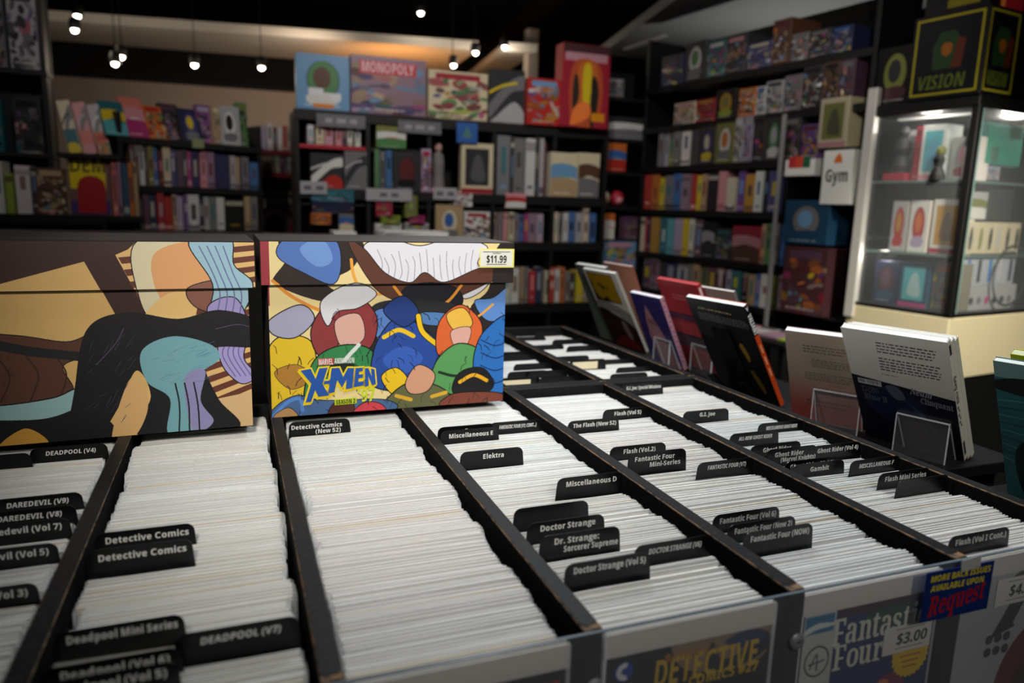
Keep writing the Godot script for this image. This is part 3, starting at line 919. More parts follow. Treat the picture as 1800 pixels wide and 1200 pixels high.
	a.shape("45 80, 51 75, 56 84, 50 91", Color(.93, .77, .14), 0.35)
	a.shape("68 66, 69 48, 78 38, 87 50, 85 66, 78 58, 73 70", Color(.87, .4, .2), 0.4)
	a.shape("72 44, 79 40, 83 50, 76 54", Color(.93, .74, .3), 0.3)
	a.shape("74 54, 82 52, 81 62, 76 64", Color(.88, .68, .62), 0.25)
	a.shape("66 88, 68 72, 77 62, 87 68, 87 86, 76 93", Color(.36, .62, .36), 0.45)
	a.stroke("69 79, 77 82, 86 78", 1.2, Color(.12, .2, .14))
	a.shape("86 94, 84 72, 89 54, 101 48, 101 101, 88 101", Color(.18, .45, .76), 0.45)
	for k in 5: a.stroke("%f %f, 94 %f, 101 %f" % [87.0, 60.0 + k * 8, 64.0 + k * 8, 60.0 + k * 8], 0.5, Color(.08, .2, .42))
	a.shape("46 101, 50 90, 58 84, 67 87, 73 93, 73 101", Color(.4, .41, .27), 0.45)
	a.shape("55 84, 60 74, 67 80, 64 90, 57 91", Color(.84, .62, .5), 0.35)
	a.stroke("51 92, 57 95", 1.6, Color(.86, .68, .2))
	a.stroke("66 94, 72 92", 1.6, Color(.86, .68, .2))
	a.shape("75 92, 78 80, 88 78, 93 90, 84 97", Color(.12, .11, .12), 0.3)
	a.stroke("78 86, 84 82, 90 86", 1.6, Color(.93, .7, .16))
	a.shape("71 101, 74 94, 84 93, 96 95, 101 101", Color(.5, .26, .2), 0.4)
	a.shape("4 101, 4 94, 12 88, 22 92, 46 94, 48 101", Color(.3, .42, .6), 0.3)
	a.shape("24 101, 27 93, 33 94, 33 101", Color(.36, .2, .16), 0.3)
	a.shape("34 101, 38 95, 44 96, 46 101", Color(.82, .26, .3), 0.3)
	a.stroke("2 101, 8 92, 13 90, 14 97", 1.4, Color(.35, .55, .85))
	a.shape("4 98, 9 95, 12 101, 4 101", Color(.72, .55, .36), 0.2)
	for k in 170:                                                     # ink hatching over the flat colours
		var hx := r.randf_range(3, 98)
		var hy := r.randf_range(38, 98)
		var dx := r.randf_range(-2.2, 2.2)
		var clear_of := Vector2(hx, hy).distance_to(Vector2(33, 50)) < 10.0 or Vector2(hx, hy).distance_to(Vector2(61, 81)) < 9.0 or Vector2(hx, hy).distance_to(Vector2(78, 52)) < 12.0 or hx < 22.0 and hy < 58.0
		if clear_of: continue
		a.stroke("%f %f, %f %f, %f %f" % [hx, hy, hx + dx, hy + r.randf_range(1.0, 2.4), hx + dx * 1.4, hy + r.randf_range(2.6, 5.0)], r.randf_range(0.12, 0.34), Color(.08, .07, .09))
	var m2 := printed(a, 0.4)
	var o := storage_box("pebble-print comic storage box in many flat colours with a price tag", Vector3(0.564, RIM + 0.0005, -0.6605), 0.0098, m2, kraft)
	var st := part("price_tag", box(Vector3(0.0585, 0.030, 0.0004)), paint(Color(.93, .9, .45), 0.5), o, Vector3(-0.0205, 0.2405, 0.0115))
	part("tag_face", box(Vector3(0.054, 0.026, 0.0004)), paint(Color(.9, .9, .86), 0.5), st, Vector3(-0.0008, 0, 0.0002))
	var black := paint(Color(.03, .03, .03), 0.6)
	lettering(st, "$11.99", Vector3(-0.001, -0.0015, 0.0006), 0.0165, 0.034, black, 0, false, Basis(), 0.0003)
	for k in 3: part("small_print", box(Vector3([0.046, 0.014, 0.034][k], 0.0009, 0.0002)), paint(Color(.3, .3, .3), 0.6), st, Vector3(-0.001, [0.0102, 0.0078, -0.0098][k], 0.0005))
	var blue := paint(Color(.13, .33, .66), 0.4)
	var yel := paint(Color(.95, .83, .1), 0.4)
	var spelled := ["290 885,350 872,378 935,402 868,452 862,418 965,458 1038,392 1048,374 1005,348 1080,316 1084,352 965", "430 948,466 943,462 963,427 968", "476 866,522 862,545 920,575 862,612 862,600 990,560 998,566 935,536 988,508 940,490 1018,452 1026", "622 862,668 858,666 880,644 885,642 903,668 900,666 922,640 928,637 950,672 945,670 972,610 985", "680 862,702 860,722 915,718 862,740 868,748 962,724 972,700 910,704 974,680 982"]
	for q: String in spelled:
		var p := PackedVector2Array()
		for c in q.split(","):
			var f: PackedFloat64Array = c.split_floats(" ")
			var px: float = f[0] / 3.636 + 440.0
			p.append(Vector2(-(884.0 - px) * 0.0009, (735.0 - (px - 478.0) * 0.074 - (f[1] / 3.636 + 410.0)) * 0.0009))
		for grown in Geometry2D.offset_polygon(p, 0.0022, Geometry2D.JOIN_MITER):
			var low := PackedVector2Array()
			for v in grown: low.append(v + Vector2(-0.0014, -0.0024))
			part("title_shade", prism(low, 0.0006), yel, o, Vector3(0, 0, 0.0016))
			part("title_rim", prism(grown, 0.0006), yel, o, Vector3(0, 0, 0.0018))
		part("title_letter", prism(p, 0.0006), blue, o, Vector3(0, 0, 0.0024))
	lettering(o, "'97", Vector3(-0.2295, 0.0265, 0.0028), 0.029, 0.026, paint(Color(.8, .86, .16), 0.4), 0.0, false, Basis(), 0.0005)
	part("banner", box(Vector3(0.034, 0.0095, 0.0006), .0002), paint(Color(.75, .82, .14), 0.4), o, Vector3(-0.2615, 0.0185, 0.0030), Basis(Vector3(0, 0, 1), 0.02))
	lettering(o, "SEASON 2", Vector3(-0.2615, 0.0185, 0.0036), 0.0095, 0.029, black, 0, false, Basis(Vector3(0, 0, 1), 0.02), 0.0003)
	part("banner", box(Vector3(0.0235, 0.0105, 0.0006), .0002), paint(Color(.72, .13, .13), 0.4), o, Vector3(-0.2903, 0.0825, 0.0016), Basis(Vector3(0, 0, 1), 0.01))
	lettering(o, "MARVEL", Vector3(-0.2903, 0.0825, 0.0022), 0.0125, 0.021, ink_white, 0, false, Basis(), 0.0003)
	lettering(o, "ANIMATION", Vector3(-0.2625, 0.083, 0.0018), 0.0118, 0.030, ink_white, 0, false, Basis(), 0.0005)

func storage_box(label: String, corner: Vector3, turn: float, m: Material, raw: Material) -> Node3D:
	# corner: the lower front corner towards +x; the art spans lid and body
	var o := thing("comic_storage_box", label, "storage box", corner, Basis(Vector3.UP, turn))
	var w := 0.371
	var d := 0.2
	var body_h := 0.245
	var shade := paint(Color(.2, .14, .11), 0.7)
	part("body", box(Vector3(w, body_h, d), .0012), raw, o, Vector3(-w * 0.5, body_h * 0.5, -d * 0.5))
	var lid := part("lid", box(Vector3(w + 0.02, 0.0645, d + 0.018), .0015), raw, o, Vector3(-w * 0.5, 0.2325, -d * 0.5))
	part("lid_top", box(Vector3(w + 0.0185, 0.0006, d + 0.0165)), paint(Color(.15, .11, .1), 0.6), lid, Vector3(0, 0.0324, 0))
	var full := Vector2(w + 0.02, 0.265)
	part("printed_front", art_plate(Vector2(w - 0.001, 0.2005), Rect2(0.01 / full.x, (full.y - 0.2005) / full.y, w / full.x, 0.2005 / full.y)), m, o, Vector3(-w * 0.5, 0.1005, 0.0002))
	part("printed_flap", art_plate(Vector2(w + 0.0175, 0.0625), Rect2(0, 0, 1, 0.0645 / full.y)), m, lid, Vector3(0, 0, d * 0.5 + 0.0092))
	return o

func art_plate(size: Vector2, uv: Rect2) -> ArrayMesh:
	var s := begin()
	var h := size * 0.5
	quad(s, Vector3(-h.x, -h.y, .0003), Vector3(h.x, -h.y, .0003), Vector3(h.x, h.y, .0003), Vector3(-h.x, h.y, .0003), Vector3.BACK, [Vector2(uv.position.x, uv.end.y), uv.end, Vector2(uv.end.x, uv.position.y), uv.position])
	for sd in [-1.0, 1.0]:
		quad(s, Vector3(sd * h.x, -h.y, .0003), Vector3(sd * h.x, h.y, .0003), Vector3(sd * h.x, h.y, -.0002), Vector3(sd * h.x, -h.y, -.0002), Vector3(sd, 0, 0), [uv.position, uv.position, uv.position, uv.position])
		quad(s, Vector3(-h.x, sd * h.y, .0003), Vector3(h.x, sd * h.y, .0003), Vector3(h.x, sd * h.y, -.0002), Vector3(-h.x, sd * h.y, -.0002), Vector3(0, sd, 0), [uv.position, uv.position, uv.position, uv.position])
	return s.commit()

# ---------------------------------------------------------------- books standing along the bins
func standing_book(label: String, x: float, y: float, z: float, yaw: float, lean: float, size: Vector3, back: Material, spine: Material, page: Color) -> Node3D:
	# x, y, z: lower corner of the back cover at the spine; yaw, lean in degrees; the back cover faces the viewer
	var u := Vector3(cos(deg_to_rad(yaw)), 0, sin(deg_to_rad(yaw)))
	var n := u.cross(Vector3.UP)
	var up := Vector3.UP * cos(deg_to_rad(lean)) + n * sin(deg_to_rad(lean))
	var o := thing("paperback", label, "book", Vector3(x, RIM + y, z), Basis(u, up, u.cross(up)))
	var w := size.x
	var h := size.y
	var t := size.z
	part("pages", box(Vector3(w - 0.002, h - 0.0012, t - 0.001), .0008), paint(page, 0.8), o, Vector3(-w * 0.5 - 0.0006, h * 0.5, -t * 0.5))
	part("back_cover", box(Vector3(w, h, 0.0007)), back, o, Vector3(-w * 0.5, h * 0.5, -0.0001))
	part("front_cover", box(Vector3(w, h, 0.0007)), spine, o, Vector3(-w * 0.5, h * 0.5, -t + 0.0001))
	part("spine", box(Vector3(0.0008, h, t), .0002), spine, o, Vector3(0.0001, h * 0.5, -t * 0.5))
	return o

func easel(label: String, book: Node3D, reach: float, wide: float, high: float, off: float, m: Material, edge: Material, base_y: float) -> void:
	# a bent sheet: one leaf leans with the book, the other drops plumb from the fold to the ledge
	var b := book.transform
	var fold := b * Vector3(off, high, 0.0035)
	var foot := Vector3(fold.x, RIM + base_y, fold.z) + Vector3(b.basis.z.x, 0, b.basis.z.z).normalized() * reach
	var across := b.basis.x
	var o := thing("book_easel", label, "book stand", Vector3(fold.x, RIM + base_y, fold.z))
	var hang := (fold - foot)
	var up := hang.normalized()
	var bs := Basis(across, up, across.cross(up))
	var leaf := part("rear_leaf", box(Vector3(wide, hang.length(), 0.0022)), m, o, (fold + foot) * 0.5 - o.position, bs)
	part("polished_edge", box(Vector3(wide, 0.0022, 0.0026)), edge, leaf, Vector3(0, hang.length() * 0.5, 0))
	for sd in [-1.0, 1.0]: part("polished_edge", box(Vector3(0.0016, hang.length(), 0.0026)), edge, leaf, Vector3(sd * wide * 0.5, 0, 0))
	var lean := part("book_leaf", box(Vector3(wide, high, 0.0022)), m, o, b * Vector3(off, high * 0.5, 0.0022) - o.position, b.basis)
	for sd in [-1.0, 1.0]: part("polished_edge", box(Vector3(0.0016, high, 0.0026)), edge, lean, Vector3(sd * wide * 0.5, 0, 0))

func cover(w: int, h: int, c: Color) -> Art:
	return Art.new(w, h, c)

func standing_books() -> void:
	var r := RandomNumberGenerator.new()
	r.seed = 31
	# the ledge beyond the last divider
	var led := thing("display_ledge", "black ledge along the bins carrying the standing books", "display ledge", Vector3(1.2, 0, -1.0))
	part("ledge_top", box(Vector3(0.38, 0.02, 1.24), .0015), laminate, led, Vector3(0.02, RIM - 0.092, 0.025))
	part("ledge_cabinet", box(Vector3(0.34, RIM - 0.104, 1.2), .002), shelf_black, led, Vector3(0.02, (RIM - 0.104) * 0.5, 0.02))
	var led2 := thing("display_ledge", "lower black ledge under the teal cover at the picture's edge", "display ledge", Vector3(1.2, 0, -0.1))
	part("ledge_top", box(Vector3(0.38, 0.02, 0.36), .0015), laminate, led2, Vector3(0.02, RIM - 0.092, 0.0))
	part("ledge_cabinet", box(Vector3(0.34, RIM - 0.104, 0.34), .002), shelf_black, led2, Vector3(0.02, (RIM - 0.104) * 0.5, 0))
	# white back cover over a dark blue picture
	var a := cover(400, 620, Color(.86, .85, .82))
	a.dashes(0.33, 0.07, 0.9, 0.17, 4, Color(.2, .2, .22), r)
	a.dashes(0.33, 0.2, 0.92, 0.32, 5, Color(.2, .2, .22), r)
	a.dashes(0.33, 0.345, 0.55, 0.36, 1, Color(.3, .3, .32), r)
	a.shape("-1 40, 101 47, 101 101, -1 101", Color(.06, .07, .13), 0, false)
	a.shape("20 50, 45 46, 70 56, 60 74, 30 78, 10 66", Color(.1, .12, .24))
	for k in 7: a.stroke("%f %f, %f %f, %f %f" % [30.0 + k * 3, 48.0 + k, 52.0 + k * 3, 56.0 + k * 2, 70.0 + k * 2, 72.0 + k * 3], 0.9, Color(.2, .22, .36))
	a.shape("34 46, 46 45, 52 54, 42 56", Color(.34, .36, .44))
	a.rect(0.06, 0.43, 0.30, 0.475, Color(.85, .85, .85))
	for k in 22: a.rect(0.07 + k * 0.0102, 0.434, 0.0735 + k * 0.0102 + r.randf() * 0.004, 0.466, Color(.1, .1, .1))
	a.dashes(0.08, 0.49, 0.27, 0.55, 4, Color(.4, .42, .5), r)
	a.ell(60, 82, 9, 9, Color(.2, .12, .14))
	for c in 3:
		var bk := standing_book(["white paperback with a dark blue lower half and lettered spine", "second copy tucked behind the white and dark blue paperback", "third copy at the back behind the white and dark blue paperback"][c], 1.30 + c * 0.0139, -0.081, -0.376 - c * 0.0045, 71.8, 33.5, Vector3(0.168, 0.262, 0.012), printed(a, 0.35) if c == 0 else paint(Color(.86, .85, .82), 0.35), paint(Color(.85, .84, .81), 0.4), Color(.9, .9, .88))
		if c == 0:
			var grey := paint(Color(.2, .2, .23), 0.5)
			var down := Basis(Vector3.UP, PI / 2) * Basis(Vector3(0, 0, 1), -PI / 2)
			lettering(bk, "deep cuts", Vector3(0.0007, 0.158, -0.006), 0.0125, 0.06, grey, 0, true, down, 0.0003)
			for k in 6: part("spine_mark", box(Vector3(0.0004, 0.006, 0.0035 - 0.0007 * (k % 2))), grey, bk, Vector3(0.0006, 0.12 - 0.008 * k, -0.0045 - 0.0025 * (k % 2)))
			part("spine_mark", box(Vector3(0.0004, 0.02, 0.006)), grey, bk, Vector3(0.0006, 0.242, -0.006))
			part("spine_mark", box(Vector3(0.0004, 0.03, 0.006)), grey, bk, Vector3(0.0006, 0.026, -0.006))
			lettering(bk, "Clinquant", Vector3(-0.03, 0.121, 0.0003), 0.017, 0.05, paint(Color(.5, .52, .6), 0.5), 0, true, Basis(Vector3(0, 0, 1), -0.06), 0.0002)
			lettering(bk, "Neum", Vector3(-0.052, 0.142, 0.0003), 0.02, 0.034, paint(Color(.6, .62, .68), 0.5), 0.2, true, Basis(Vector3(0, 0, 1), -0.06), 0.0002)
			lettering(bk, "Blue B", Vector3(-0.133, 0.108, 0.0003), 0.018, 0.04, paint(Color(.32, .34, .44), 0.5), 0, true, Basis(), 0.0002)
			easel("clear acrylic easel behind the white and dark blue paperback", bk, 0.0, 0.085, 0.085, -0.055, acrylic_thin, easel_edge, -0.082)
	# beige to rose
	a = cover(256, 380, Color(.66, .6, .54))
	for k in 40: a.rect(0, 0.45 + k * 0.014, 1, 0.47 + k * 0.014, Color(.66, .6, .54).lerp(Color(.62, .3, .28), minf(1.0, k / 28.0)))
	for k in 5: a.dashes(0.22 + 0.1 * (k % 2), 0.12 + k * 0.15, 0.86, 0.21 + k * 0.15, [3, 4, 4, 3, 2][k], Color(.34, .27, .26), r)
	var b2 := standing_book("beige paperback fading to rose with small dark print", 1.273, -0.081, -0.552, 60.0, 27.0, Vector3(0.146, 0.213, 0.013), printed(a, 0.4), paint(Color(.6, .5, .46), 0.4), Color(.93, .93, .95))
	easel("clear acrylic easel behind the beige and rose paperback", b2, 0.0, 0.085, 0.085, -0.055, acrylic_thin, easel_edge, -0.082)
	# black with an orange spine
	a = cover(256, 390, Color(.16, .16, .17))
	a.shape("55 -1, 101 -1, 101 101, 40 101, 48 60", Color(.07, .07, .075), 0, false)
	a.shape("-1 40, 50 55, 60 101, -1 101", Color(.07, .07, .08), 0)
	a.dashes(0.17, 0.07, 0.84, 0.105, 1, Color(.72, .66, .48), r, 0.02)
	a.dashes(0.13, 0.13, 0.98, 0.21, 4, Color(.5, .5, .5), r, 0.02)
	a.shape("67 42, 73 40, 78 52, 74 58, 70 50", Color(.6, .48, .14))
	a.shape("70 70, 76 68, 84 84, 80 90", Color(.42, .34, .12))
	var b3 := standing_book("black paperback with a bright orange spine on a black stand", 1.231, -0.081, -0.749, 81.6, 31.8, Vector3(0.168, 0.26, 0.0115), printed(a, 0.4), paint(Color(.8, .28, .08), 0.45), Color(.9, .9, .89))
	part("spine_head", box(Vector3(0.0006, 0.075, 0.0117)), paint(Color(.05, .05, .05), 0.4), b3, Vector3(0.0004, 0.2225, -0.00575))
	lettering(b3, "VALIANT", Vector3(0.0009, 0.212, -0.0058), 0.014, 0.05, ink_white, 0, false, Basis(Vector3.UP, PI / 2) * Basis(Vector3(0, 0, 1), -PI / 2), 0.0003)
	part("spine_emblem", prism(PackedVector2Array([Vector2(-.004, .006), Vector2(0, -.006), Vector2(.004, .006), Vector2(0, .001)]), 0.0004), ink_white, b3, Vector3(0.0009, 0.25, -0.0058), Basis(Vector3.UP, PI / 2))
	for k in 3: part("spine_print", box(Vector3(0.0004, 0.02, 0.003)), paint(Color(.92, .7, .5), 0.5), b3, Vector3(0.0006, 0.15 - k * 0.03, -0.0058))
	var st := thing("book_easel", "black plastic easel behind the black and orange paperback", "book stand", b3.position, b3.basis)
	part("back_plate", prism(PackedVector2Array([Vector2(-.125, 0), Vector2(-.06, 0), Vector2(-.066, .18), Vector2(-.116, .185)]), 0.004), plastic, st, Vector3(0, 0.005, 0.0055))
	for k in 2: part("foot", prism(PackedVector2Array([Vector2(-.016, 0), Vector2(.016, 0), Vector2(.013, .075), Vector2(-.013, .075)]), 0.004), plastic, st, Vector3([-0.135, -0.045][k], 0.008, 0.0215), Basis(Vector3.RIGHT, 0.25))
	# red, behind the black one
	a = cover(256, 390, Color(.62, .14, .16))
	a.dashes(0.3, 0.13, 0.9, 0.2, 2, Color(.8, .5, .5), r)
	a.rect(0, 0.36, 1, 0.44, Color(.16, .1, .22))
	a.rect(0, 0.60, 1, 0.76, Color(.14, .11, .17))
	a.dashes(0.05, 0.37, 0.97, 0.44, 2, Color(.5, .28, .34), r)
	a.dashes(0.05, 0.46, 0.97, 0.60, 5, Color(.82, .42, .42), r)
	a.dashes(0.05, 0.62, 0.97, 0.75, 5, Color(.45, .4, .46), r)
	a.dashes(0.05, 0.8, 0.97, 0.97, 5, Color(.4, .08, .1), r)
	var b4 := standing_book("tall red paperback banded with fine print between purple and black ones", 1.293, -0.081, -1.013, 87.5, 26.8, Vector3(0.168, 0.26, 0.013), printed(a, 0.4), paint(Color(.66, .16, .18), 0.4), Color(.72, .24, .26))
	part("spine_label", box(Vector3(0.0005, 0.05, 0.006)), paint(Color(.9, .86, .84), 0.5), b4, Vector3(0.0006, 0.225, -0.006))
	easel("clear acrylic easel behind the tall red paperback", b4, 0.0, 0.085, 0.08, -0.06, acrylic_thin, easel_edge, -0.082)
	var b4b := standing_book("grey paperback curling up behind the red one", 1.315, -0.083, -0.93, 83.0, 24.0, Vector3(0.165, 0.25, 0.008), paint(Color(.55, .52, .5), 0.4), paint(Color(.5, .48, .46), 0.4), Color(.8, .78, .76))
	# purple with a pale pink pointed shape
	a = cover(256, 384, Color(.2, .16, .42))
	for k in 260:
		var x := r.randf() * 100.0
		var y := r.randf() * 100.0
		a.ell(x, y, 0.8 + r.randf(), 0.5 + r.randf() * 0.6, Color(.42, .38, .62) if r.randf() < 0.55 else Color(.3, .24, .55))
	a.shape("40 14, 66 48, 96 99, 30 101, 22 60, 28 34", Color(.72, .52, .56), 0, false)
	var b5 := standing_book("purple flecked paperback with a pale pink pointed shape", 1.229, -0.081, -1.108, 87.4, 25.7, Vector3(0.14, 0.21, 0.0125), printed(a, 0.4), paint(Color(.76, .56, .62), 0.5), Color(.92, .92, .94))
	lettering(b5, "1922", Vector3(-0.076, 0.13, 0.0003), 0.02, 0.036, paint(Color(.32, .2, .26), 0.5), 0, false, Basis(), 0.0002)
	for k in 14: part("spine_fleck", box(Vector3(0.0004, 0.004 + r.randf() * 0.004, 0.003)), paint(Color(.4, .3, .5), 0.5), b5, Vector3(0.0006, 0.01 + k * 0.0145, -0.003 - r.randf() * 0.006))
	easel("clear acrylic easel behind the purple flecked paperback", b5, 0.0, 0.07, 0.085, -0.05, acrylic_thin, easel_edge, -0.082)
	# yellow leaves in a white border
	a = cover(256, 390, Color(.9, .89, .86))
	a.rect(0.07, 0.035, 0.86, 0.4, Color(.13, .12, .06))
	for k in 5: a.shape(["8 6, 30 5, 34 16, 14 18", "36 4, 60 5, 58 20, 38 17", "63 5, 84 6, 84 24, 62 22", "10 21, 34 19, 44 32, 22 36", "46 22, 82 26, 84 38, 50 36"][k], Color(.72, .56, .1))
	a.shape("-1 42, 40 40, 101 52, 101 70, 50 54, -1 52", Color(.62, .6, .58))
	a.shape("-1 53, 50 56, 101 72, 101 101, -1 101", Color(.2, .1, .12))
	a.shape("58 66, 70 64, 76 84, 66 86", Color(.5, .46, .45))
	a.shape("20 92, 60 84, 90 101, 14 101", Color(.42, .1, .12))
	standing_book("paperback with yellow leaf panel and white border by the aisle end", 1.255, -0.081, -1.339, 84.7, 28.6, Vector3(0.168, 0.262, 0.009), printed(a, 0.4), paint(Color(.82, .81, .78), 0.45), Color(.9, .9, .88))
	standing_book("slim grey-green paperback furthest along the black ledge", 1.262, -0.081, -1.44, 84.0, 25.0, Vector3(0.165, 0.26, 0.014), paint(Color(.42, .47, .43), 0.4), paint(Color(.5, .53, .5), 0.4), Color(.85, .85, .83))
	standing_book("salmon paperback peeking out behind the yellow leaf one", 1.32, -0.081, -1.40, 88.0, 22.0, Vector3(0.165, 0.262, 0.008), paint(Color(.82, .56, .46), 0.4), paint(Color(.8, .5, .42), 0.4), Color(.85, .8, .76))
	# teal waves
	a = cover(300, 460, Color(.16, .36, .38))
	a.rect(0, 0, 1, 0.1, Color(.4, .52, .52))
	a.shape("-1 13, 20 9, 45 13, 70 10, 101 14, 101 21, 60 18, 30 21, -1 18", Color(.09, .1, .09))
	for k in 9: a.stroke("-2 %f, 30 %f, 60 %f, 102 %f" % [26.0 + k * 5, 24.0 + k * 6, 28.0 + k * 5, 25.0 + k * 6], 1.6, Color(.1, .26, .29) if k % 2 else Color(.24, .48, .48))
	a.shape("10 60, 40 44, 80 52, 96 80, 70 101, 20 101", Color(.05, .11, .12))
	for k in 6: a.stroke("%f 96, %f 70, %f 58, %f 66" % [14.0 + k * 6, 22.0 + k * 6, 40.0 + k * 6, 62.0 + k * 5], 1.4, Color(.18, .4, .4))
	a.rect(0.40, 0.26, 1, 0.94, Color(.55, .58, .55))
	a.dashes(0.45, 0.38, 0.97, 0.6, 7, Color(.14, .16, .16), r)
	a.dashes(0.45, 0.63, 0.97, 0.85, 7, Color(.14, .16, .16), r)
	var b8 := standing_book("teal paperback with swirling dark waves at the picture's edge", 1.253, -0.081, -0.071, 73.9, 31.0, Vector3(0.168, 0.26, 0.009), printed(a, 0.35), paint(Color(.2, .36, .38), 0.4), Color(.75, .78, .76))
	lettering(b8, "THE", Vector3(-0.094, 0.176, 0.0003), 0.011, 0.022, paint(Color(.08, .09, .09), 0.5), 0.2, true, Basis(), 0.0002)
	easel("clear acrylic easel behind the teal paperback", b8, 0.0, 0.085, 0.085, -0.06, acrylic_thin, easel_edge, -0.082)
	standing_book("lime yellow paperback just behind the teal one", 1.275, -0.081, -0.068, 73.9, 30.0, Vector3(0.165, 0.268, 0.012), paint(Color(.72, .72, .1), 0.4), paint(Color(.72, .72, .1), 0.4), Color(.7, .72, .6))

# ---------------------------------------------------------------- fittings
func shelf_unit(called: String, label: String, fr: String, u0: float, u1: float, deep: float, top: float, tiers: Array, uprights: Array, board := 0.022, m: Material = null, back := true) -> Node3D:
	# tiers: heights of the upper faces of the boards; the front edges lie on the frame's plane
	var f: Transform3D = frames[fr]
	var base := f * Vector3((u0 + u1) * 0.5, -RIM, -deep * 0.5)
	var o := thing(called, label, "shelving", base, f.basis)
	var mm: Material = m if m else shelf_black
	for v in tiers: part("shelf_board", box(Vector3(u1 - u0, board, deep), .0015), mm, o, Vector3(0, RIM + v - board * 0.5 - 0.0006, 0))
	for u in uprights: part("upright", box(Vector3(0.022, top + RIM, deep - 0.004), .0015), shelf_black if not m else m, o, Vector3(u - (u0 + u1) * 0.5, (top + RIM) * 0.5, -0.003))
	if back: part("back_panel", box(Vector3(u1 - u0, top + RIM - 0.01, 0.01)), shelf_black, o, Vector3(0, (top + RIM - 0.01) * 0.5, -deep * 0.5 - 0.004))
	return o

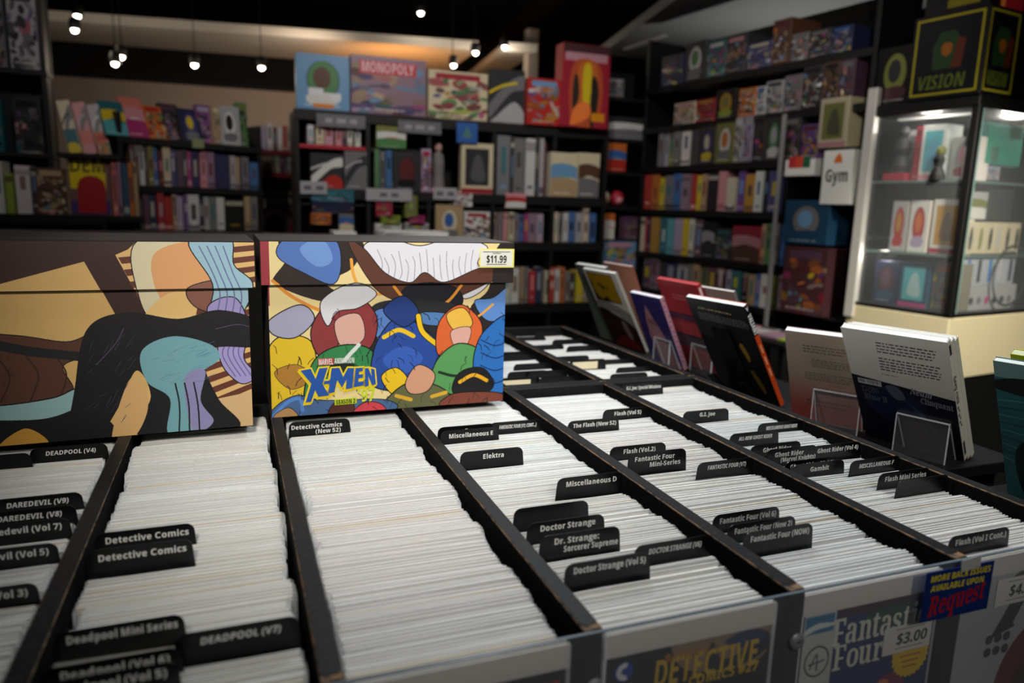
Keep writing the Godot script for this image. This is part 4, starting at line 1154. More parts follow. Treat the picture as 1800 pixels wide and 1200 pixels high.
func furniture() -> void:
	shelf_unit("bookcase", "black angled bookcase full of spines below faced-out covers", "angled", 0.10, 0.83, 0.24, 0.70, [0.592, 0.372, 0.16, -0.08, -0.35, -0.6], [0.115, 0.815], 0.03)
	shelf_unit("rack", "red shelved rack of small books beside the cubby unit", "red", 0.20, 0.62, 0.18, 0.62, [0.615, 0.485, 0.27, 0.06, -0.3], [], 0.028, paint(Color(.55, .05, .09), 0.5))
	var cub := shelf_unit("cubby_unit", "wide black cubby unit topped with faced-out games", "back", 0.455, 2.19, 0.30, 0.765, [0.765, 0.385, 0.13, -0.225, -0.5], [0.466, 0.815, 1.135, 1.495, 1.855, 2.178], 0.05)
	part("half_shelf", box(Vector3(0.33, 0.018, 0.28), .001), hue("crimson"), cub, Vector3(-0.68, RIM + 0.59, 0))
	part("half_shelf", box(Vector3(0.30, 0.018, 0.28), .001), shelf_black, cub, Vector3(-0.345, RIM + 0.59, 0))
	for k in 2: part("half_shelf", box(Vector3(0.34, 0.014, 0.28), .001), paint(Color(.16, .3, .52), 0.5), cub, Vector3([0.352, 0.694][k], RIM + 0.0925, 0))
	for k in 4: part("half_shelf", box(Vector3([0.33, 0.3, 0.34, 0.34][k], 0.012, 0.26), .001), shelf_black, cub, Vector3([-0.68, -0.345, -0.01, 0.352][k], RIM + 0.307, 0))
	shelf_unit("shelf_column", "narrow black shelf column tucked in the dark corner", "corner", 2.2, 2.52, 0.22, 1.16, [0.97, 0.735, 0.545, 0.34, 0.145, -0.045, -0.35], [2.215], 0.02)
	var tall := shelf_unit("tall_shelving", "tall black shelving with six crowded tiers along the side wall", "wall", -0.02, 1.50, 0.26, 1.30, [1.022, 0.80, -0.5], [-0.008, 1.488], 0.034)
	for v in [0.577, 0.331, 0.077, -0.14]: part("shelf_board", box(Vector3(1.10, 0.034, 0.26), .0015), shelf_black, tall, Vector3(-0.21, RIM + v - 0.0176, 0))
	part("upright", box(Vector3(0.016, RIM + 0.77, 0.25), .0015), shelf_black, tall, Vector3(0.345, (RIM + 0.77) * 0.5, -0.006))
	for q in [[1.185, 0.135, 0.577], [1.19, 0.19, 0.50], [1.385, 0.19, 0.62], [1.385, 0.19, 0.372], [1.29, 0.37, -0.135]]:
		part("end_shelf", box(Vector3(q[1], 0.010, 0.25), .001), shelf_black, tall, Vector3(q[0] - 0.74, RIM + q[2] - 0.0056, 0.0))
	var post := thing("sign_post", "thin grey metal post standing at the front of the tall shelving", "post", place("wall", 1.10, -RIM, 0.055), frames["wall"].basis)
	part("shaft", box(Vector3(0.022, 1.70, 0.012), .002), paint(Color(.55, .55, .56), 0.45), post, Vector3(0, 0.85, 0))
	part("foot", box(Vector3(0.12, 0.012, 0.06), .002), paint(Color(.3, .3, .31), 0.5), post, Vector3(0, 0.006, 0))
	# shop signs clipped to the cubby unit
	for q in [["first", 0.56, 0.705, 0.24, 0.062], ["second", 0.96, 0.70, 0.23, 0.062]]:
		var s := part("shelf_sign", box(Vector3(q[3], q[4], 0.004), .001), paint(Color(.42, .42, .45), 0.5), self, place("back", q[1] + 0.12, q[2] + 0.012, 0.008))
		tag(s, "grey shelf sign clipped under the %s game on the cubby unit" % ("round-emblem" if q[0] == "first" else "red-bannered"), "sign")
		for k in 3: part("print_bar", box(Vector3(0.034 + 0.012 * (k % 2), 0.022, 0.001)), paint(Color(.62, .62, .64), 0.5), s, Vector3(-0.06 + k * 0.06, 0, 0.0024))
	for q in [["white shelf sign at the outer end of the first cubby", 0.475, 0.375, 0.13], ["pale grey shelf sign under the first and second cubbies", 0.80, 0.352, 0.24], ["small white shelf sign under the second cubby's dark box", 1.155, 0.368, 0.13]]:
		var s := part("shelf_sign", box(Vector3(q[3], 0.062, 0.004), .001), paint(Color(.66, .66, .68), 0.5), self, place("back", q[1] + q[3] * 0.5, q[2] + 0.012, 0.008))
		tag(s, q[0], "sign")
		for k in 2: part("print_bar", box(Vector3(0.036, 0.02, 0.001)), paint(Color(.38, .38, .4), 0.5), s, Vector3(-0.03 + k * 0.06, 0, 0.0024))
	var bs := part("shelf_sign", box(Vector3(0.115, 0.105, 0.004), .001), paint(Color(.16, .36, .66), 0.5), self, place("back", 1.335, 0.70, 0.012))
	tag(bs, "square blue shelf sign hanging below the cream board game", "sign")
	part("emblem", prism(PackedVector2Array([Vector2(-.03, -.02), Vector2(0, .035), Vector2(.03, -.02), Vector2(0, -.03)]), 0.001), paint(Color(.3, .48, .5), 0.5), bs, Vector3(0, 0, 0.003))
	var ys := part("shelf_sign", box(Vector3(0.055, 0.045, 0.004), .001), paint(Color(.55, .58, .4), 0.5), self, place("angled", 0.475, 0.585, 0.01))
	tag(ys, "small yellowish ticket on the angled bookcase's upper board", "sign")
	# the counter in the middle of the room
	var ct := thing("counter", "grey-topped counter behind the printed storage boxes", "counter", Vector3(0.1, 0, -2.72))
	part("counter_top", box(Vector3(2.1, 0.04, 0.8), .003), paint(Color(.36, .36, .36), 0.35), ct, Vector3(0, RIM + 0.152, 0))
	part("counter_body", box(Vector3(2.0, RIM + 0.13, 0.7), .003), shelf_black, ct, Vector3(0, (RIM + 0.13) * 0.5, 0))
	var pa := thing("paper_stack", "stack of white paper on the grey counter under the cubby unit", "paper", Vector3(0.93, RIM + 0.1725, -2.95))
	for k in 4: part("sheet", box(Vector3(0.30, 0.006, 0.2), .0005), paint(Color(.93, .93, .93), 0.6), pa, Vector3(0.002 * k, 0.003 + 0.0061 * k, 0), Basis(Vector3.UP, 0.03 * k))
	var pb := thing("paper_pad", "small white pad on the grey counter beside the paper stack", "paper", Vector3(0.62, RIM + 0.1725, -2.95))
	part("pad", box(Vector3(0.1, 0.02, 0.14), .001), paint(Color(.9, .9, .88), 0.6), pb, Vector3(0, 0.01, 0))
	part("binding", box(Vector3(0.1, 0.021, 0.008), .001), hue("grey"), pb, Vector3(0, 0.0105, -0.07))
	# the low shelves by the near side
	shelf_unit("low_bookcase", "dark low bookcase holding the red-arched yellow book", "near", -1.5, -0.375, 0.18, 0.24, [0.232, 0.02, -0.3], [-1.49, -0.387], 0.04)
	part("end_shelf", box(Vector3(0.145, 0.03, 0.085), .002), shelf_black, get_child(get_child_count() - 1), Vector3(0.636, RIM + 0.216, 0.045))
	part("end_shelf_leg", box(Vector3(0.03, RIM + 0.20, 0.03), .002), shelf_black, get_child(get_child_count() - 1), Vector3(0.68, (RIM + 0.20) * 0.5, 0.05))
	var rk := shelf_unit("display_rack", "dim tall display rack of wrapped boxes at the picture's edge", "near", -1.5, -0.60, 0.12, 1.35, [0.86, 0.50], [-0.615], 0.02, null, true)
	rk.position.z -= 0.21
	# glass showcase
	var gs := thing("showcase", "glass showcase with a silver corner post and black frame", "display case", place("wall", 1.73, -RIM, -0.24), frames["wall"].basis)
	var silver := paint(Color(.86, .85, .83), 0.35, 0.15)
	part("silver_post", box(Vector3(0.045, 0.96, 0.03), .003), silver, gs, Vector3(-0.212, RIM + 0.37, 0.245))
	part("black_post", box(Vector3(0.03, 0.80, 0.03), .003), shelf_black, gs, Vector3(0.215, RIM + 0.345, 0.235))
	part("black_post", box(Vector3(0.03, 0.80, 0.03), .003), shelf_black, gs, Vector3(-0.215, RIM + 0.345, -0.235))
	part("black_post", box(Vector3(0.03, 0.80, 0.03), .003), shelf_black, gs, Vector3(0.215, RIM + 0.345, -0.425))
	part("crown", box(Vector3(0.455, 0.045, 0.70), .003), shelf_black, gs, Vector3(0, RIM + 0.755, -0.10))
	part("plinth", box(Vector3(0.455, 0.015, 0.70), .003), shelf_black, gs, Vector3(0, RIM - 0.0475, -0.10))
	part("base_panel", box(Vector3(0.455, 0.25, 0.70), .004), paint(Color(.9, .85, .7), 0.6), gs, Vector3(0, RIM - 0.18, -0.10))
	part("kick", box(Vector3(0.44, RIM - 0.306, 0.68), .003), shelf_black, gs, Vector3(0, (RIM - 0.306) * 0.5, -0.10))
	for v in [0.472, 0.185]: part("glass_shelf", box(Vector3(0.40, 0.008, 0.66)), paint(Color(.42, .52, .5), 0.15), gs, Vector3(-0.005, RIM + v - 0.0045, -0.10))
	part("front_pane", box(Vector3(0.385, 0.77, 0.004)), glass, gs, Vector3(0, RIM + 0.345, 0.235))
	part("end_pane", box(Vector3(0.004, 0.77, 0.66)), glass, gs, Vector3(0.222, RIM + 0.345, -0.10))
	part("pane_edge", box(Vector3(0.006, 0.77, 0.012)), paint(Color(.5, .62, .6), 0.2), gs, Vector3(0.223, RIM + 0.345, 0.212))
	part("rear_panel", box(Vector3(0.42, 0.77, 0.006)), matt_black, gs, Vector3(0, RIM + 0.345, -0.44))
	part("side_panel", box(Vector3(0.006, 0.77, 0.64)), matt_black, gs, Vector3(-0.224, RIM + 0.345, -0.10))
	for q in [[Vector3(0.0, RIM + 0.70, 0.18), 0.05], [Vector3(0.12, RIM + 0.70, -0.2), 0.16], [Vector3(-0.12, RIM + 0.16, 0.18), 0.04]]:
		var om := OmniLight3D.new()
		om.name = "added_case_fill"  # added fill lamps inside the case, no fittings drawn
		om.light_color = Color(1, .97, .92)
		om.light_energy = q[1]
		om.light_size = 0.05
		om.omni_range = 6.0
		om.omni_attenuation = 2.0
		om.shadow_enabled = true
		om.position = q[0]
		gs.add_child(om, true)
	part("added_top_strip", box(Vector3(0.34, 0.006, 0.03)), lamp_face(Color(1, .97, .9), 0.2), gs, Vector3(0, RIM + 0.728, 0.12))  # added faintly glowing strip under the crown, not a known fitting

func lamp_face(c: Color, e: float) -> StandardMaterial3D:
	var m := StandardMaterial3D.new()
	m.albedo_color = Color(.9, .9, .9)
	m.emission_enabled = true
	m.emission = c
	m.emission_energy_multiplier = e
	return m

# ---------------------------------------------------------------- goods on the shelves
func spines(fr: String, v: float, deep: float, where: String, group: String, list: String) -> void:
	# «hue start width height», millimetres along the shelf
	var f: Transform3D = frames[fr]
	var r := RandomNumberGenerator.new()
	r.seed = hash(where)
	var n := 0
	for it in list.split("|"):
		var q := it.split(" ")
		var w := float(q[2]) * 0.001
		var h := float(q[3]) * 0.001
		var back := r.randf_range(0.004, 0.02)
		var d := minf(deep - 0.028, r.randf_range(0.13, 0.17))
		var c: Color = hues[q[0]]
		c = c.lerp(Color(r.randf(), r.randf(), r.randf()), 0.05).lerp(Color(.4, .38, .38), 0.22)
		var o := thing("book", "%s book, %s along the %s" % [q[0], ORD[n], where], "book", f * Vector3(float(q[1]) * 0.001 + w * 0.5, v, -back), f.basis, group)
		var cover_m := paint(c, r.randf_range(0.3, 0.6))
		part("pages", box(Vector3(maxf(w - 0.003, 0.003), h - 0.006, d - 0.006)), paint(Color(.82, .78, .7), 0.9), o, Vector3(0, h * 0.5, -d * 0.5 - 0.001))
		var bind := begin()
		add_box(bind, Vector3(0, h * 0.5, -0.001), Vector3(w, h, 0.002), .0006)
		for sd in [-1.0, 1.0]: add_box(bind, Vector3(sd * (w * 0.5 - 0.0006), h * 0.5, -d * 0.5), Vector3(0.0012, h, d), 0.0)
		part("binding", bind.commit(), cover_m, o)
		var light := c.get_luminance() < 0.4
		if r.randf() < 0.75:
			var lh := h * r.randf_range(0.2, 0.5)
			var names := ["white", "cream", "yellow", "silver", "pink", "sky"] if light else ["charcoal", "navy", "maroon", "black", "teal", "brown"]
			part("spine_title", box(Vector3(w * r.randf_range(0.3, 0.55), lh, 0.0006)), paint(c.lerp(hues[names[r.randi() % names.size()]], 0.65), 0.5), o, Vector3(0, h * r.randf_range(0.48, 0.66), 0.0003))
		if r.randf() < 0.55:
			part("spine_band", box(Vector3(w * 0.98, h * r.randf_range(0.06, 0.16), 0.0005)), paint(c.lerp(Color(.9, .88, .8) if light else Color(.2, .16, .2), r.randf_range(0.25, 0.7)), 0.5), o, Vector3(0, h * (0.1 if r.randf() < 0.6 else 0.86), 0.0002))
		if r.randf() < 0.5:
			part("spine_mark", box(Vector3(w * 0.5, h * 0.05, 0.0006)), paint(hues[["white", "cream", "crimson", "charcoal", "sky", "mustard"][r.randi() % 6]].lerp(c, 0.3), 0.5), o, Vector3(0, h * r.randf_range(0.03, 0.09) + 0.02, 0.0006))
		n += 1

var sheet: Image
var sheet_used := 0
var sheet_material := StandardMaterial3D.new()

func pattern(pal: String, style: int, key: String) -> Rect2:
	# a plain made-up print in four colours, drawn on a cell of one shared sheet
	if sheet == null: sheet = Image.create(1060, 2000, false, Image.FORMAT_RGB8)
	var r := RandomNumberGenerator.new()
	r.seed = hash(key)
	var c := []
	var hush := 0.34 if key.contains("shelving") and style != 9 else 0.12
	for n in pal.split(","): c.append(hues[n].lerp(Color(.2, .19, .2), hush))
	var w := 96
	var a := Art.new(w, 180, c[0])
	if style == 1:
		a.rect(0, 0.42, 1, 0.56, c[3])
		a.shape("-2 30, 50 24, 102 34, 102 58, 50 50, -2 60", c[1])
		a.shape("-2 62, 50 56, 102 66, 102 102, -2 102", c[2])
	elif style == 2:
		a.ell(50, 46, 30, 34, c[2], 1.5)
		a.ell(48, 42, 17, 20, c[1])
		a.shape("20 74, 60 68, 84 76, 70 90, 24 90", c[3])
	elif style == 3:
		a.shape("-2 70, 60 20, 102 10, 102 34, 60 44, -2 96", c[2])
		a.stroke("-2 46, 40 30, 76 24", 9, c[1])
		a.shape("20 90, 70 60, 101 80, 101 102, 10 102", c[3])
	elif style == 4:
		a.rect(0, 0, 1, 0.12, hues["wine"])
		a.rect(0.05, 0.1, 0.95, 0.2, Color(.75, .55, .6))
		a.shape("22 24, 78 24, 84 76, 60 100, 20 90", c[1].lerp(c[0], 0.35))
		a.shape("34 26, 70 24, 72 80, 38 84", c[1])
		a.shape("44 28, 60 26, 60 74, 46 76", c[2])
		a.shape("24 40, 32 38, 36 60, 30 76, 22 74", Color(.2, .16, .13))
		a.shape("62 42, 72 40, 78 60, 70 96, 62 96", Color(.16, .13, .12))
		a.shape("30 74, 56 70, 60 86, 20 98", Color(.95, .5, .22))
		a.rect(0.64, 0.82, 0.94, 0.93, Color(.85, .55, .1))
	elif style == 5:
		a.rect(0.12, 0.1, 0.88, 0.84, c[1])
		a.shape("30 70, 40 30, 56 22, 68 40, 74 74", c[2].lerp(c[1], 0.4))
		a.rect(0, 0.9, 1, 1, c[3])
	elif style == 0:
		for k in 44:
			var x := r.randf_range(0, 100)
			var y := r.randf_range(20, 100)
			var big := lerpf(1.0, 0.42, k / 44.0)
			var dab: Color = c[1 + k % 3] if k % 4 else hues.values()[r.randi() % hues.size()]
			a.ell(x, y, r.randf_range(6, 17) * big, r.randf_range(5, 14) * big, dab.lerp(c[0], r.randf() * 0.5).lerp(Color(.2, .18, .18), r.randf() * 0.35), 0.0, r.randf() * 3.0)
		a.rect(0.12, 0.05, 0.88, 0.17, c[1 + r.randi() % 3])
	if style < 4 and style >= 0: a.dashes(0.15, 0.88, 0.85, 0.95, 1, c[0].lerp(Color.WHITE, 0.6), r)
	var cell := Vector2i(2 + (sheet_used % 10) * 105, 2 + (sheet_used / 10) * 190)
	sheet_used += 1
	sheet.fill_rect(Rect2i(cell - Vector2i(2, 2), Vector2i(104, 189)), c[0])
	a.im.clear_mipmaps()
	sheet.blit_rect(a.im, Rect2i(0, 0, w, 180), cell)
	return Rect2(cell.x / 1060.0, cell.y / 2000.0, w / 1060.0, 180.0 / 2000.0)

func carton(fr: String, called: String, category: String, label: String, u: float, v: float, out: float, size: Vector3, pal: String, style: int, lean := 0.0) -> Node3D:
	var f: Transform3D = frames[fr]
	var o := thing(called, label, category, f * Vector3(u + size.x * 0.5, v, out), f.basis * Basis(Vector3.RIGHT, -lean))
	var first: Color = hues[pal.split(",")[0]]
	part("carton", box(Vector3(size.x, size.y, size.z), minf(.0015, size.z * 0.1)), paint(first.lerp(hues[pal.split(",")[1]], 0.12), 0.45), o, Vector3(0, size.y * 0.5, -size.z * 0.5 - 0.0003))
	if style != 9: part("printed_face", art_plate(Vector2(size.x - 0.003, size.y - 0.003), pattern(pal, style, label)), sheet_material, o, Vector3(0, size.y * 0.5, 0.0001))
	return o

func patch(o: Node3D, c: Color, size: Vector2, at: Vector2, called := "printed_patch") -> void:
	part(called, box(Vector3(size.x, size.y, 0.0008)), paint(c, 0.45), o, Vector3(at.x, at.y, 0.0007))

func shelf_goods() -> void:
	spines("angled", 0.372, 0.19, "middle tier of the angled bookcase", "books on the middle tier of the angled bookcase", "brown 154 19 205|grey 176 20 199|white 197 25 193|plum 223 12 187|olive 236 25 183|blue 262 20 177|maroon 283 21 166|cream 308 37 192|indigo 348 24 178|plum 373 33 175|charcoal 407 19 183|magenta 427 22 173|navy 450 37 176|pink 490 34 176|mauve 526 41 176|navy 570 69 168|silver 647 27 167|tan 675 31 163|grey 713 41 166|blue 757 45 140")
	spines("angled", 0.16, 0.19, "bottom tier of the angled bookcase", "books on the bottom tier of the angled bookcase", "grey 159 38 147|plum 202 28 180|navy 231 34 187|crimson 266 32 182|red 303 35 162|tan 340 19 174|lilac 359 36 174|purple 396 19 175|white 416 57 176|charcoal 473 29 155|silver 503 29 170|grey 533 29 168|white 566 42 166|black 612 100 160|tan 720 32 176|grey 756 39 178")
	carton("angled", "comic_album", "book", "teal cover with yellow band leaning on the top tier of angled bookcase", 0.054, 0.592, 0, Vector3(0.103, 0.17, 0.02), "teal,yellow,aqua,teal", 1, 0.42)
	carton("angled", "comic_album", "book", "salmon pink cover leaning on the top tier of the angled bookcase", 0.156, 0.592, -0.02, Vector3(0.103, 0.21, 0.02), "salmon,pink,magenta,white", 1, 0.45)
	carton("angled", "comic_album", "book", "orange and green cover beside the salmon pink one on angled bookcase", 0.257, 0.592, -0.02, Vector3(0.091, 0.181, 0.02), "orange,green,red,cream", 0, 0.48)
	carton("angled", "comic_album", "book", "dark cover with pale figure shapes leaning on the angled bookcase", 0.351, 0.592, -0.05, Vector3(0.095, 0.205, 0.02), "charcoal,mauve,grey,plum", 0, 0.46)
	carton("angled", "comic_album", "book", "navy cover with a round yellow badge on the angled bookcase", 0.415, 0.592, -0.01, Vector3(0.103, 0.173, 0.02), "navy,yellow,indigo,grey", 2, 0.35)
	carton("angled", "comic_album", "book", "violet cover standing near the green one on the angled bookcase", 0.501, 0.592, -0.04, Vector3(0.08, 0.189, 0.02), "violet,magenta,lilac,black", 0, 0.1)
	carton("angled", "comic_album", "book", "tan cover squeezed beside the violet one on the angled bookcase", 0.573, 0.592, -0.02, Vector3(0.042, 0.188, 0.03), "tan,cream,tan,tan", 0, 0.05)
	carton("angled", "comic_album", "book", "white cover with black panel on the angled bookcase", 0.612, 0.592, -0.02, Vector3(0.112, 0.197, 0.02), "silver,black,white,grey", 2, 0.1)
	carton("angled", "comic_album", "book", "green cover at the red rack end of the angled bookcase", 0.722, 0.592, -0.05, Vector3(0.058, 0.225, 0.03), "green,olive,green,black", 0, 0.05)
	spines("red", 0.615, 0.16, "upper tier of the red rack", "books on the upper tier of the red rack", "orange 280 25 132|grey 312 25 140|lilac 338 25 142|white 367 35 157|maroon 402 25 133|white 428 28 141|red 458 22 150|tan 484 25 145")
	spines("red", 0.485, 0.16, "lower tier of the red rack", "books on the lower tier of the red rack", "tan 317 28 120|cream 349 28 121|tan 382 28 123|cream 414 22 121|plum 440 19 119|grey 464 22 121|white 487 22 115")
	spines("back", 0.6, 0.17, "white-spined row in the first cubby", "white books in the first cubby", "white 517 29 92|cream 556 40 95|pink 600 43 98|pink 653 33 98|charcoal 689 16 102|white 711 27 96|white 751 28 96")
	spines("back", 0.385, 0.24, "upper shelf of the fourth cubby", "thick volumes in the fourth cubby", "grey 1513 75 315|charcoal 1592 19 312|grey 1615 56 308|white 1683 57 309|charcoal 1743 16 321|silver 1764 26 313|maroon 1792 16 293")
	spines("back", 0.4, 0.2, "bluish middle shelf of the second cubby", "books in the second cubby", "green 848 25 192|grey 877 25 188|blue 906 32 190|navy 939 26 197")
	spines("back", 0.1, 0.2, "lower shelf of the fourth cubby", "books on the lower shelf of the fourth cubby", "tan 1502 22 189|grey 1529 29 190|pink 1562 26 188|cream 1592 33 192|grey 1626 30 186|blue 1657 26 180|magenta 1688 20 184|mauve 1712 51 188|lilac 1764 37 186")
	spines("back", 0.1, 0.2, "lower shelf of the fifth cubby", "books on the lower shelf of the fifth cubby", "orange 1845 20 194|cream 1869 27 198|grey 1898 24 192|white 1923 31 196|blue 1958 42 203|silver 2005 46 198|cream 2055 36 232|blue 2097 40 197")
	spines("back", -0.22, 0.2, "floor shelf of the fourth cubby", "books on the floor shelf of the fourth cubby", "white 1571 40 193|white 1619 47 199|tan 1678 16 206|grey 1699 23 206|red 1727 38 186|navy 1769 38 205")
	spines("back", -0.22, 0.2, "floor shelf of the fifth cubby", "books on the floor shelf of the fifth cubby", "cream 1826 24 186|red 1851 31 205|white 1891 28 192|orange 1919 28 205|grey 1953 32 179|charcoal 1989 28 172|yellow 2022 43 185|tan 2071 51 171|grey 2126 40 185")
	carton("back", "board_game", "board game", "square blue board game with a round brown emblem on top of cubby unit", 0.469, 0.765, 0.0, Vector3(0.254, 0.261, 0.07), "sky,brown,green,white", 2, 0.0)
	carton("back", "board_game", "board game", "wide board game with a red title banner on top of cubby unit", 0.731, 0.765, 0, Vector3(0.383, 0.277, 0.06), "mauve,sky,tan,indigo", 0, 0.0)
	carton("back", "board_game", "board game", "cream board game with dark red shapes beside the wide red-bannered one", 1.126, 0.765, 0.0, Vector3(0.323, 0.241, 0.06), "cream,maroon,green,crimson", 0, 0.0)
	carton("back", "board_game", "board game", "dark grey board game with a yellow streak on the cubby unit", 1.455, 0.765, 0.0, Vector3(0.205, 0.276, 0.06), "charcoal,yellow,grey,silver", 3, 0.0)
	carton("back", "card_game", "card game", "small red and blue box beside the tall red box on cubby unit", 1.67, 0.765, 0.02, Vector3(0.198, 0.244, 0.1), "red,sky,mustard,white", 0, 0.0)
	carton("back", "board_game", "board game", "tall red and orange box standing highest on the cubby unit", 1.858, 0.765, 0.05, Vector3(0.288, 0.436, 0.1), "crimson,orange,yellow,maroon", 4, 0.0)
	carton("back", "picture_box", "box", "black and white box faced out in the first cubby", 0.528, 0.385, 0.0, Vector3(0.159, 0.172, 0.1), "charcoal,white,white,red", 3, 0.0)
	carton("back", "picture_box", "box", "grey box with a pale stripe in the first cubby", 0.695, 0.385, 0.0, Vector3(0.112, 0.19, 0.1), "grey,silver,charcoal,grey", 3, 0.0)
	carton("back", "picture_box", "box", "flat green and white box at the ceiling of the second cubby", 0.857, 0.6, 0.0, Vector3(0.153, 0.109, 0.12), "olive,white,green,red", 1, 0.0)
	carton("back", "figure_box", "box", "dark box with a red hooded shape in the second cubby", 0.942, 0.385, 0.0, Vector3(0.144, 0.197, 0.1), "charcoal,maroon,maroon,black", 2, 0.0)
	carton("back", "comic_album", "book", "narrow lilac cover beside the dark box in the second cubby", 1.092, 0.385, 0.0, Vector3(0.052, 0.221, 0.03), "lilac,crimson,grey,navy", 0, 0.0)
	carton("back", "framed_print_box", "box", "cream bordered picture box with a red foot in the third cubby", 1.31, 0.385, 0.0, Vector3(0.18, 0.265, 0.05), "cream,charcoal,grey,crimson", 5, 0.0)
	carton("back", "picture_box", "box", "cream and sky blue box set in the fifth cubby", 1.831, 0.385, 0.0, Vector3(0.165, 0.243, 0.15), "cream,sky,tan,aqua", 1, 0.0)
	carton("back", "picture_box", "box", "brown striped cream box at the end of the fifth cubby", 2.0, 0.385, 0.0, Vector3(0.137, 0.248, 0.15), "cream,brown,grey,cream", 1, 0.0)
	carton("back", "small_box", "box", "small red and pink box on a lower shelf of cubby unit", 1.567, 0.315, 0.0, Vector3(0.121, 0.08, 0.08), "pink,red,white,pink", 1, 0.0)
	carton("back", "picture_box", "box", "flat sea blue box on the lower shelf of the first cubby", 0.528, 0.32, 0.0, Vector3(0.212, 0.067, 0.12), "teal,sky,aqua,teal", 0, 0.0)
	carton("back", "picture_box", "box", "flat navy box under the sea blue one in the first cubby", 0.532, 0.262, 0.0, Vector3(0.207, 0.063, 0.12), "navy,black,navy,navy", 0, 0.0)
	carton("back", "picture_box", "box", "flat orange box low in the first cubby", 0.526, 0.205, 0.0, Vector3(0.098, 0.059, 0.12), "orange,charcoal,orange,brown", 0, 0.0)
	carton("back", "comic_album", "book", "striped magazine faced out low in the first cubby", 0.663, 0.165, 0.0, Vector3(0.075, 0.108, 0.03), "grey,blue,cream,orange", 1, 0.0)
	carton("back", "picture_box", "box", "yellow-green box low in the second cubby", 0.882, 0.205, 0.0, Vector3(0.099, 0.053, 0.1), "lime,olive,black,lime", 0, 0.0)
	carton("back", "picture_box", "box", "white box under the yellow-green one in the second cubby", 0.849, 0.152, 0.0, Vector3(0.138, 0.064, 0.1), "white,white,silver,white", 0, 0.0)
	carton("back", "picture_box", "box", "magenta box low in the second cubby", 1.029, 0.205, 0.0, Vector3(0.083, 0.056, 0.1), "magenta,plum,magenta,black", 0, 0.0)
	carton("back", "picture_box", "box", "pale grey box under the magenta one in second cubby", 1.005, 0.152, 0.0, Vector3(0.129, 0.07, 0.1), "silver,grey,olive,grey", 0, 0.0)
	carton("back", "figure_box", "box", "red box on the lower shelf of the second cubby", 0.853, 0.25, 0.0, Vector3(0.086, 0.115, 0.1), "crimson,red,magenta,grey", 0, 0.0)
	carton("back", "figure_box", "box", "olive box on the lower shelf of the second cubby", 1.005, 0.25, 0.0, Vector3(0.067, 0.116, 0.1), "olive,lime,grey,olive", 2, 0.0)
	carton("back", "comic_album", "book", "beige cover with a blue patch in the third cubby", 1.172, 0.13, 0.0, Vector3(0.152, 0.192, 0.03), "tan,blue,cream,grey", 2, 0.0)
	carton("back", "comic_album", "book", "white cover with black and red shapes in the third cubby", 1.331, 0.13, 0.0, Vector3(0.147, 0.16, 0.03), "white,black,crimson,tan", 0, 0.0)
	carton("back", "small_box", "box", "small white box above the covers in the third cubby", 1.274, 0.315, 0.0, Vector3(0.102, 0.075, 0.08), "white,grey,crimson,white", 0, 0.0)
	carton("corner", "card_box", "box", "orange and blue card box in the dark corner column", 2.25, 0.545, 0.0, Vector3(0.122, 0.164, 0.04), "orange,blue,red,aqua", 1, 0.0)
	carton("corner", "small_box", "box", "grey speckled box high in the dark corner column", 2.221, 0.97, 0.0, Vector3(0.112, 0.103, 0.05), "grey,silver,charcoal,grey", 0, 0.0)
	carton("corner", "picture_box", "box", "low grey and white box at the head of the dark corner column", 2.244, 0.735, 0.0, Vector3(0.26, 0.126, 0.12), "charcoal,white,grey,silver", 1, 0.0)
	carton("corner", "small_box", "box", "small white and orange box in the dark corner column", 2.25, 0.145, 0.0, Vector3(0.07, 0.153, 0.05), "orange,white,white,orange", 1, 0.0)
	carton("corner", "small_box", "box", "plum coloured box beside the orange one in the dark corner column", 2.379, 0.145, 0.0, Vector3(0.119, 0.137, 0.06), "plum,mauve,grey,plum", 0, 0.0)
	carton("corner", "picture_box", "box", "colourful jumbled box low in the dark corner column", 2.252, -0.045, 0.0, Vector3(0.224, 0.178, 0.08), "sky,yellow,pink,aqua", 0, 0.0)
	spines("wall", 0.577, 0.2, "third tier of the tall shelving", "books on the third tier of the tall shelving", "grey 131 45 194|lilac 182 34 198|olive 217 43 188|grey 265 57 197|white 332 69 198|charcoal 412 62 186")
	spines("wall", 0.331, 0.2, "fourth tier of the tall shelving", "books on the fourth tier of the tall shelving", "red 18 69 205|orange 88 62 203|yellow 157 40 182|grey 202 74 194|blue 281 66 202|mauve 353 69 197|red 432 40 195|yellow 474 39 188|tan 518 38 193|black 561 76 201|pink 642 57 205|cream 706 67 171|purple 776 46 207|mustard 827 67 186|white 899 51 198|black 954 28 199|indigo 986 69 198")
	spines("wall", 0.077, 0.2, "fifth tier of the tall shelving", "books on the fifth tier of the tall shelving", "cream 6 43 203|crimson 50 31 204|navy 82 26 205|mustard 109 67 206|teal 192 65 208|aqua 258 53 203|lilac 322 66 205|yellow 394 36 207|white 436 36 211|plum 482 62 203|tan 971 24 195|green 1000 31 199|grey 1036 41 203|blue 1081 30 199")
	spines("wall", -0.14, 0.2, "sixth tier of the tall shelving", "books on the sixth tier of the tall shelving", "plum 63 69 184|mauve 133 67 186|charcoal 206 45 181|navy 257 93 180|silver 356 89 181|grey 452 40 174|tan 498 49 184|olive 552 52 182|plum 610 63 181|maroon 678 57 181|lilac 746 36 173|teal 791 62 167|black 858 34 177|tan 897 52 159|blue 954 29 168|white 987 71 168|olive 1063 31 168|mauve 1098 44 171")
